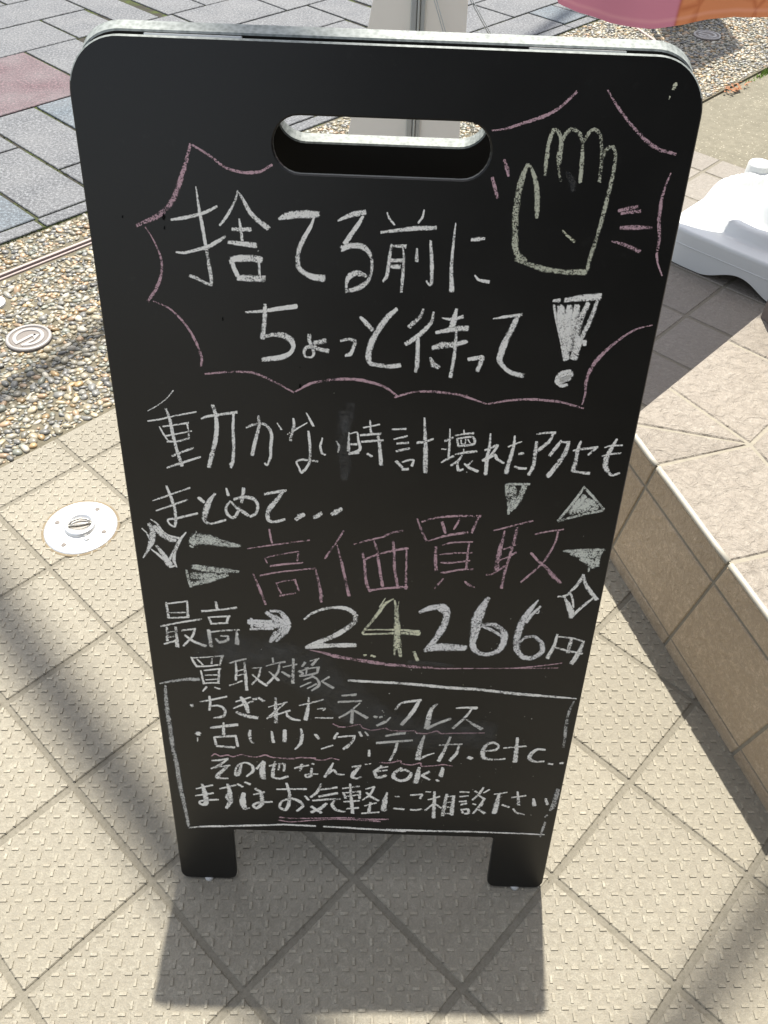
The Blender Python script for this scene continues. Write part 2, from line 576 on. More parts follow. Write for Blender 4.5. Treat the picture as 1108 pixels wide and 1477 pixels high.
def pebbles():
    import bmesh
    bm = bmesh.new(); bmesh.ops.create_icosphere(bm, subdivisions=2, radius=1.0)
    bm.verts.ensure_lookup_table()
    base = np.array([v.co[:] for v in bm.verts]); tri = np.array([[v.index for v in f.verts] for f in bm.faces])
    bm.free()
    keep = base[:, 2] > -0.55
    remap = -np.ones(len(base), int); remap[keep] = np.arange(keep.sum())
    tri = tri[keep[tri].all(1)]; tri = remap[tri]; base = base[keep]
    rng = np.random.default_rng(11)
    pal = np.array([(0.24, 0.242, 0.235), (0.33, 0.325, 0.30), (0.18, 0.182, 0.18), (0.46, 0.40, 0.28), (0.52, 0.46, 0.34), (0.44, 0.31, 0.16),
                    (0.38, 0.36, 0.30), (0.56, 0.53, 0.46), (0.28, 0.27, 0.23), (0.40, 0.37, 0.28), (0.22, 0.225, 0.225), (0.5, 0.36, 0.24), (0.30, 0.32, 0.28)])
    V = []; F = []; C = []; nv = 0
    placed = {}
    cell = 0.02

    def attempt(ci, cj, big):
        nonlocal nv
        x, y = XY(ci, cj)
        L = rng.uniform(0.0075, 0.0135) if big else rng.uniform(0.0038, 0.0066)
        Wd = L * rng.uniform(0.55, 0.85)
        r = (L + Wd) / 2
        for (qi, qj, qr) in CAPS + [HALF]:
            qx, qy = XY(qi, qj)
            if math.hypot(x - qx, y - qy) < qr + r * 0.9: return
        if ci + r / 0.2 > I_EDGE - 0.02 or ci - r / 0.2 < I_PAVE + 0.02: return
        if abs(ci + 7.855) < 0.11 + r / 0.2 and cj < 12: return
        kx, ky = int(x // cell), int(y // cell)
        for a in (-1, 0, 1):
            for b in (-1, 0, 1):
                for (px, py, pr) in placed.get((kx + a, ky + b), ()):
                    if (px - x) ** 2 + (py - y) ** 2 < ((pr + r) * (0.78 if big else 0.66)) ** 2: return
        placed.setdefault((kx, ky), []).append((x, y, r))
        a = rng.uniform(0, math.pi) ; hgt = Wd * rng.uniform(0.5, 0.75)
        P = base * np.array([L, Wd, hgt])
        pw = 1 + 0.12 * np.sin(base[:, 0] * rng.uniform(2, 4) + rng.uniform(0, 6)) + 0.1 * np.sin(base[:, 1] * rng.uniform(2, 4) + rng.uniform(0, 6))
        P = P * pw[:, None]
        tx = rng.normal(0, 0.12); P[:, 2] += P[:, 0] * tx
        ca, sa = math.cos(a), math.sin(a)
        P = np.c_[P[:, 0] * ca - P[:, 1] * sa + x, P[:, 0] * sa + P[:, 1] * ca + y, P[:, 2] - 0.0035 + hgt * rng.uniform(0.05, 0.35)]
        V.append(P); F.append(tri + nv); nv += len(P)
        c = pal[rng.integers(len(pal))] * rng.uniform(0.42, 0.82) * np.array([1.02, 0.99, 0.92])
        C.append(np.tile(np.r_[np.clip(c, 0, 0.75), 1.0], (len(P), 1)))

    for (j0, j1, n_big, n_small) in ((0.3, 6.2, 11000, 16000), (8.6, 12.2, 5200, 6000), (14.8, 22.5, 14000, 12000)):
        for _ in range(n_big): attempt(rng.uniform(I_PAVE, I_EDGE), rng.uniform(j0, j1), True)
        for _ in range(n_small): attempt(rng.uniform(I_PAVE, I_EDGE), rng.uniform(j0, j1), False)
    V = np.concatenate(V); F = np.concatenate(F); C = np.concatenate(C)
    me = bpy.data.meshes.new('pebbles')
    me.vertices.add(len(V)); me.vertices.foreach_set('co', V.ravel())
    me.loops.add(len(F) * 3); me.loops.foreach_set('vertex_index', F.ravel().astype(np.int32))
    me.polygons.add(len(F)); me.polygons.foreach_set('loop_start', np.arange(0, len(F) * 3, 3, dtype=np.int32))
    me.polygons.foreach_set('loop_total', np.full(len(F), 3, dtype=np.int32))
    me.polygons.foreach_set('use_smooth', np.ones(len(F), dtype=bool))
    me.update(calc_edges=True); me.validate()
    at = me.attributes.new('pcol', 'FLOAT_COLOR', 'POINT'); at.data.foreach_set('color', C.ravel())
    me.materials.append(m_pebble)
    o = bpy.data.objects.new('pebbles', me); COL.objects.link(o)
    tag(o, 'rounded grey and tan pebbles set in the mortar strip', 'pebbles', kind='stuff')


pebbles()

# granite paving: joint bed + setts
jb = MB()
p = ij_poly(-60, I_PAVE, -24, 60)
jb.add([(x, y, -0.0055) for x, y in p] + [(x, y, -0.028) for x, y in p], [(0, 1, 2, 3), (0, 4, 5, 1), (1, 5, 6, 2), (2, 6, 7, 3), (3, 7, 4, 0)])
tag(jb.build('paving_bed', m_joint), kind='structure')
pav = MB()
PAVED = []


def paver(i0, i1, j0, j1, tint=None):
    gj = 0.028
    s = 0.0
    PAVED.append((i0, i1, j0, j1))
    pav.slab(ij_poly(i0 + gj, i1 - gj, j0 + gj, j1 - gj), -0.02, random.uniform(-0.0008, 0.0008), 0.002, tint=random.uniform(0.42, 1.0) if tint is None else tint)


def taken(i0, i1, j0, j1):
    return any(a < i1 - 0.05 and b > i0 + 0.05 and c < j1 - 0.05 and d > j0 + 0.05 for a, b, c, d in PAVED)


BLUE, RED = 0.3, 0.1
for q in ((-11.25, -8.93, 4.38, 5.42, None), (-11.25, -8.93, 2.6, 4.38, BLUE), (-10.1, -8.93, 5.42, 6.45, None), (-12.55, -10.1, 5.42, 6.45, None),
          (-12.55, -11.25, 3.9, 5.42, None), (-12.55, -10.3, 6.45, 7.55, BLUE), (-15.1, -12.55, 5.4, 7.72, RED), (-15.1, -12.55, 7.72, 8.9, None),
          (-15.1, -12.55, 3.2, 5.4, None), (-16.6, -15.1, 6.9, 8.95, None), (-16.6, -15.1, 8.95, 10.05, None), (-17.95, -16.6, 8.0, 10.1, None),
          (-17.95, -15.1, 10.1, 11.0, None), (-16.6, -15.1, 4.9, 6.9, None), (-17.95, -16.6, 5.9, 8.0, None), (-9.97, -8.93, 17.5, 18.4, BLUE),
          (-9.97, -8.93, 15.3, 17.5, None), (-9.97, -8.93, 18.4, 20.4, None), (-11.22, -9.97, 15.0, 17.0, None), (-11.22, -9.97, 17.0, 19.1, None),
          (-13.65, -12.35, 12.0, 14.0, None), (-12.35, -10.1, 13.0, 13.95, None), (-13.65, -11.22, 14.0, 15.0, None), (-15.1, -13.65, 13.4, 15.4, None), (-15.1, -13.65, 11.3, 13.4, None)):
    paver(*q)
rows = [-8.93, -10.03, -11.22, -12.45, -13.65, -15.1, -16.6, -17.95, -19.2, -20.4, -21.7, -22.9, -24.2, -25.5, -27]
for a in range(len(rows) - 1):
    j = -4 + random.uniform(0, 1)
    while j < 30:
        w = random.choice((1.05, 1.05, 2.1, 1.6))
        if not taken(rows[a + 1], rows[a], j, j + w):
            paver(rows[a + 1], rows[a], j, j + w, BLUE if random.random() < 0.05 else None)
            j += w
        else:
            # slide to the next free place
            w2 = 0.35
            while w2 < w and not taken(rows[a + 1], rows[a], j, j + w2 + 0.12): w2 += 0.1
            if w2 > 0.4: paver(rows[a + 1], rows[a], j, j + w2 - 0.02)
            j += max(w2, 0.12)
j = -4.0
for w in [2.3, 1.9, 2.3, 1.83] + [2.2] * 5 + [2.1, 0.95, 2.0, 0.95, 2.0, 2.0, 2.0]:
    paver(-8.93, -8.62, j, j + w); j += w
tag(pav.build('granite_paving', m_granite), kind='structure')

# moss creeping along the paving edge
ms = MB()
for _ in range(2600):
    if random.random() < 0.6:
        ci = I_PAVE + random.gauss(-0.0, 0.05); cj = random.choice((random.uniform(2.2, 6), random.uniform(14.5, 19)))
    else:
        a = random.choice(PAVED[:24])
        ci = random.uniform(a[0], a[1]); cj = a[2] + random.gauss(0, 0.02)
        if random.random() < 0.4: cj = random.uniform(a[2], a[3]); ci = a[1] + random.gauss(0, 0.02)
    x, y = XY(ci, cj)
    r = random.uniform(0.0012, 0.0042); an = random.uniform(0, 6.28)
    z = -0.005
    tri = [(x + r * math.cos(an + k * 2.09), y + r * math.sin(an + k * 2.09), z) for k in range(3)]
    ms.add(tri + [(x + random.gauss(0, r * 0.3), y + random.gauss(0, r * 0.3), z + r * random.uniform(0.9, 1.5))], [(0, 1, 3), (1, 2, 3), (2, 0, 3)])
tag(ms.build('moss', m_moss), 'dark green moss creeping along the edge of the granite paving', 'moss', kind='stuff')

# drain slot between two weathered rails
t = thing('drain_slot', (*XY(-7.855, 3.0), 0), 'narrow metal drain slot with two weathered rails running through the pebble strip', 'drain', rotz=rad(45))
for (o_, w_, m_) in ((-0.0105, 0.006, m_rust), (0.0095, 0.009, m_rust)):
    b = MB(); b.slab([(-1.6, o_ - w_ / 2 - 0), (1.6, o_ - w_ / 2), (1.6, o_ + w_ / 2), (-1.6, o_ + w_ / 2)], -0.02, 0.001, 0.001)
    ob = b.build('rail', m_, t); ob.rotation_euler = (0, 0, 0)
b = MB(); b.slab([(-1.6, -0.0075), (1.6, -0.0075), (1.6, 0.005), (-1.6, 0.005)], -0.027, -0.016, 0.001)
b.build('channel_bottom', m_dark, t)

# a flat steel joint strip crossing the far pebbles
x0, y0 = XY(-7.5, 18.4)
t = MB(); t.slab([(-0.13, -0.006), (0.13, -0.006), (0.13, 0.006), (-0.13, 0.006)], -0.02, 0.004, 0.001)
o = t.build('joint_strip', m_rust); o.location = (x0, y0, 0); o.rotation_euler = (0, 0, rad(-75))
tag(o, 'thin flat metal joint strip set into the pebbles beyond the board', 'metal strip')


# ------------------------------------------------------------------ round metal fittings
def emblem_cap(ci, cj, R, label, rot):
    x, y = XY(ci, cj)
    t = thing('valve_cap', (x, y, 0.002), label, 'valve cap', 'round emblem valve caps in the pebble strip', rot)
    d = MB(); d.lathe([(0.0, 0.001), (R * 0.80, 0.001), (R * 0.82, 0.0)], n=56)
    d.lathe([(R * 0.8, -0.02), (R * 0.8, 0.0), (R, 0.0), (R, -0.02)], n=56)
    d.build('cover', m_castd, t)
    d = MB(); d.lathe([(R * 0.84, 0.0), (R * 0.86, 0.0034), (R * 0.97, 0.0034), (R, 0.0)], n=56)
    d.build('rim', m_cast, t, True)
    d = MB()
    # ring with a gap at the lower left
    A0, A1, n = rad(-104), rad(229), 44
    vs = []; fs = []
    for k in range(n + 1):
        a = A0 + (A1 - A0) * k / n
        for r_, z_ in ((0.50, 0.0009), (0.53, 0.0034), (0.68, 0.0034), (0.71, 0.0009)):
            vs.append((R * r_ * math.cos(a), R * r_ * math.sin(a), z_))
    for k in range(n):
        for w in range(3): fs.append((k * 4 + w, k * 4 + 4 + w, k * 4 + 5 + w, k * 4 + 1 + w))
    d.add(vs, fs)
    S = lambda pts: [(R * a, R * b) for a, b in pts]
    for q in ([(-0.50, -0.47), (-0.38, -0.60), (0.14, 0.04), (0.03, 0.17)], [(-0.02, 0.16), (0.16, 0.02), (0.34, 0.19), (0.18, 0.24)],
              [(0.16, 0.24), (0.20, 0.02), (0.32, -0.24), (0.46, 0.22)], [(-0.18, -0.62), (-0.08, -0.72), (0.33, -0.22), (0.22, -0.13)]):
        d.slab(S(q), 0.0, 0.0032, 0.0005)
    d.build('emblem', m_cast, t)
    return t


emblem_cap(*CAPS[0], 'round cast valve cap with a raised emblem in the pebbles left of the board', rad(0))
emblem_cap(*CAPS[1], 'round cast valve cap in shaded pebbles below the hanging pink banner', rad(-80))

x, y = XY(HALF[0], HALF[1])
t = thing('cleanout_cap', (x - 0.012, y, 0.001), 'pale plain round metal cap with a dark slot in the pebbles beside the drain slot', 'pipe cap')
d = MB(); d.lathe([(0.0, 0.004), (0.026, 0.004), (0.0295, 0.002), (0.030, -0.02)], n=40); d.build('cover', simple('cap_alloy', (0.62, 0.63, 0.63), 0.6, 0.2, nscale=300, nvar=0.15, bump=0.4), t, False)
d = MB(); d.slab([(-0.012, -0.012), (0.006, -0.012), (0.006, -0.004), (-0.012, -0.004)], 0.001, 0.0046, 0.0003); d.build('slot', m_dark, t)

t = thing('anchor_plate', (-0.248, 0.668, 0.0), 'shiny round steel floor plate with pull ring in the tiles left of the board', 'floor plate', rotz=rad(12))
d = MB(); d.lathe([(0.0, 0.0052), (0.03, 0.0052), (0.058, 0.0042), (0.0665, 0.003), (0.0695, 0.001), (0.0695, -0.002)], n=64); d.build('plate', m_steel, t, True)
d = MB(); d.lathe([(0.0685, 0.0012), (0.0705, 0.0012), (0.0735, 0.0004), (0.074, -0.002)], n=64); d.build('mortar_ring', simple('rust_mortar', (0.19, 0.15, 0.095), 0.9, nscale=70, nvar=0.5, bump=0.6), t)
d = MB(); d.lathe([(0.0, 0.0065), (0.021, 0.0065), (0.0225, 0.0125), (0.0255, 0.0135), (0.0295, 0.012), (0.0305, 0.004)], n=48); d.build('collar', m_steel, t, True)
d = MB()
lens = []
for k in range(13):
    u = -1 + k / 6; lens.append((0.0215 * u, -0.0105 * (1 - u * u)))
for k in range(11, 0, -1):
    u = -1 + k / 6; lens.append((0.0215 * u, 0.0145 * (1 - u * u)))
d.slab(lens, 0.006, 0.0078, 0.0003); d.build('recess', simple('recess_steel', (0.30, 0.28, 0.25), 0.35, 0.8, bump=0.0), t)
d = MB(); d.tube([(-0.021, 0.001, 0.0095), (-0.012, -0.001, 0.011), (0, -0.0018, 0.0115), (0.012, -0.001, 0.011), (0.021, 0.001, 0.0095)], 0.0022, 8)
d.tube([(-0.021, 0.001, 0.0105), (-0.014, 0.0085, 0.0125), (0, 0.0125, 0.013), (0.014, 0.0085, 0.0125), (0.021, 0.001, 0.0105)], 0.0019, 8)
d.build('pull_ring', simple('ring_steel', (0.42, 0.40, 0.36), 0.35, 0.85, bump=0.0), t, True)
for (sx, sy) in ((-0.043, 0.018), (0.032, 0.039), (-0.03, -0.043), (0.044, -0.024)):
    d = MB(); d.lathe([(0.0, 0.0052), (0.0014, 0.0056), (0.0046, 0.0056), (0.0052, 0.0042)], (sx, sy, 0), 20); d.build('screw', m_castd, t, True)
d = MB(); d.lathe([(0.0, 0.0085), (0.0045, 0.0082), (0.0062, 0.006), (0.0062, 0.003)], (0.012, -0.036, 0), 24); d.build('plug', m_steel, t, True)

# ------------------------------------------------------------------ the chalkboard
BO = Vector((0.29365426, -0.00577401, 0.003))
BU = Vector((0.99923807, -0.03902931, 0.0)).normalized()
BV = Vector((0.0103215, 0.26425356, 0.96439801)).normalized()
BN = BU.cross(BV).normalized()            # towards the viewer
BW, BH = 0.5052, 1.0317
board = thing('chalkboard', (BO.x, BO.y, 0.0), 'black A-frame chalkboard with handwritten chalk lettering and a slot handle', 'chalkboard')


def frame_matrix(o, u, v, n):
    m_ = Matrix.Identity(4)
    for r in range(3):
        m_[r][0] = u[r]; m_[r][1] = v[r]; m_[r][2] = n[r]
    m_.translation = o - Vector((BO.x, BO.y, 0))
    return m_


def arc(cx, cy, r, a0, a1, n=9):
    return [(cx + r * math.cos(rad(a0 + (a1 - a0) * k / n)), cy + r * math.sin(rad(a0 + (a1 - a0) * k / n))) for k in range(n + 1)]


def panel_outline():
    w = BW / 2; R = 0.043; rl = 0.012; gi = 0.1752; gh = 0.104; rg = 0.006
    o = []
    o += arc(-w + rl, rl, rl, 180, 270, 5)
    o += arc(-gi - rl, rl, rl, 270, 360, 5)
    o += arc(-gi + rg, gh - rg, rg, 180, 90, 4)
    o += arc(gi - rg, gh - rg, rg, 90, 0, 4)
    o += arc(gi + rl, rl, rl, 180, 270, 5)
    o += arc(w - rl, rl, rl, 270, 360, 5)
    o += arc(w - R, BH - R, R, 0, 90, 14)
    o += arc(-w + R, BH - R, R, 90, 180, 14)
    return o


def slot_outline():
    r = 0.0222; hw = 0.0895; cy = 0.9571; cx = -0.0028
    return arc(cx + hw - r, cy, r, -90, 90, 14) + arc(cx - hw + r, cy, r, 90, 270, 14)


def panel(name, thick, mats, mat_side, parent, mw, edge_test=None):
    """outline with a slot, both faces filled, edges bevelled; local z=0 is the outer face"""
    import bmesh
    bm = bmesh.new()
    out, hole = panel_outline(), slot_outline()
    bev = 0.0012

    def ring(poly, z, d):
        pts = inset(poly, d) if d else poly
        return [bm.verts.new((x, y, z)) for x, y in pts]
    hrev = list(reversed(hole))
    loops = []
    for poly in (out, hrev):
        loops.append([ring(poly, 0, bev), ring(poly, -bev, 0), ring(poly, -thick + bev, 0), ring(poly, -thick, bev)])
    for poly, L in zip((out, hrev), loops):
        n = len(poly)
        for a, b in zip(L[:-1], L[1:]):
            for k in range(n):
                q = (k + 1) % n
                f_ = bm.faces.new((a[k], b[k], b[q], a[q]))
                f_.material_index = 1 if (edge_test and edge_test(poly[k], poly is hrev)) else 0
                if mat_side is not None and not edge_test: f_.material_index = mat_side
    for zi in (0, 3):
        es = []
        for L in loops:
            n = len(L[zi])
            for k in range(n):
                e = bm.edges.get((L[zi][k], L[zi][(k + 1) % n]))
                es.append(e)
        r = bmesh.ops.triangle_fill(bm, use_beauty=True, use_dissolve=False, edges=es, normal=(0, 0, 1 if zi == 0 else -1))
    bmesh.ops.recalc_face_normals(bm, faces=bm.faces[:])
    me = bpy.data.meshes.new(name); bm.to_mesh(me); bm.free()
    for m_ in mats: me.materials.append(m_)
    ob = bpy.data.objects.new(name, me); COL.objects.link(ob)
    ob.parent = parent; ob.matrix_local = mw
    return ob


FT, RT = 0.008, 0.0135
MF = frame_matrix(BO, BU, BV, BN)
front = panel('front_panel', FT, [m_board, m_galv], None, board, MF, lambda p_, h: (not h) and p_[1] > BH - 0.03)
TILT = 0.26763881
hz = Vector((-BU.y, BU.x, 0.0)).normalized()          # horizontal, away from the viewer
RV = (-hz * math.sin(TILT) + Vector((0, 0, 1)) * math.cos(TILT)).normalized()
RN = BU.cross(RV).normalized()                         # towards the viewer: inner face of the rear panel
rtop = BO + BV * BH + hz * 0.0112
RO = rtop - RV * BH
MR = frame_matrix(RO, BU, RV, RN)
rear = panel('rear_panel', RT, [m_back, m_galv], 1, board, MR)
for hu in (-0.1527, 0.148):
    b = MB()
    b.box((hu, BH + 0.0006, -0.0098), (0.076, 0.0014, 0.0050))
    b.tube([(hu - 0.036, BH - 0.0002, -0.0092), (hu - 0.012, BH - 0.0002, -0.0092)], 0.0013, 8)
    b.tube([(hu + 0.012, BH - 0.0002, -0.0092), (hu + 0.036, BH - 0.0002, -0.0092)], 0.0013, 8)
    h = b.build('hinge', m_steel, board); h.matrix_local = MF
for mw, th in ((MF, FT), (MR, RT)):
    for u in (-0.2146, 0.2152):
        b = MB(); b.lathe([(0.0, 0.0012), (0.0052, 0.0012), (0.0064, -0.001), (0.0064, -0.0028), (0.0, -0.0030)], n=20)
        ft = b.build('foot_pad', m_rubber, board, True)
        p3 = mw @ Vector((u, 0.0, -th * 0.35))
        ft.location = (p3.x, p3.y, 0.0030)

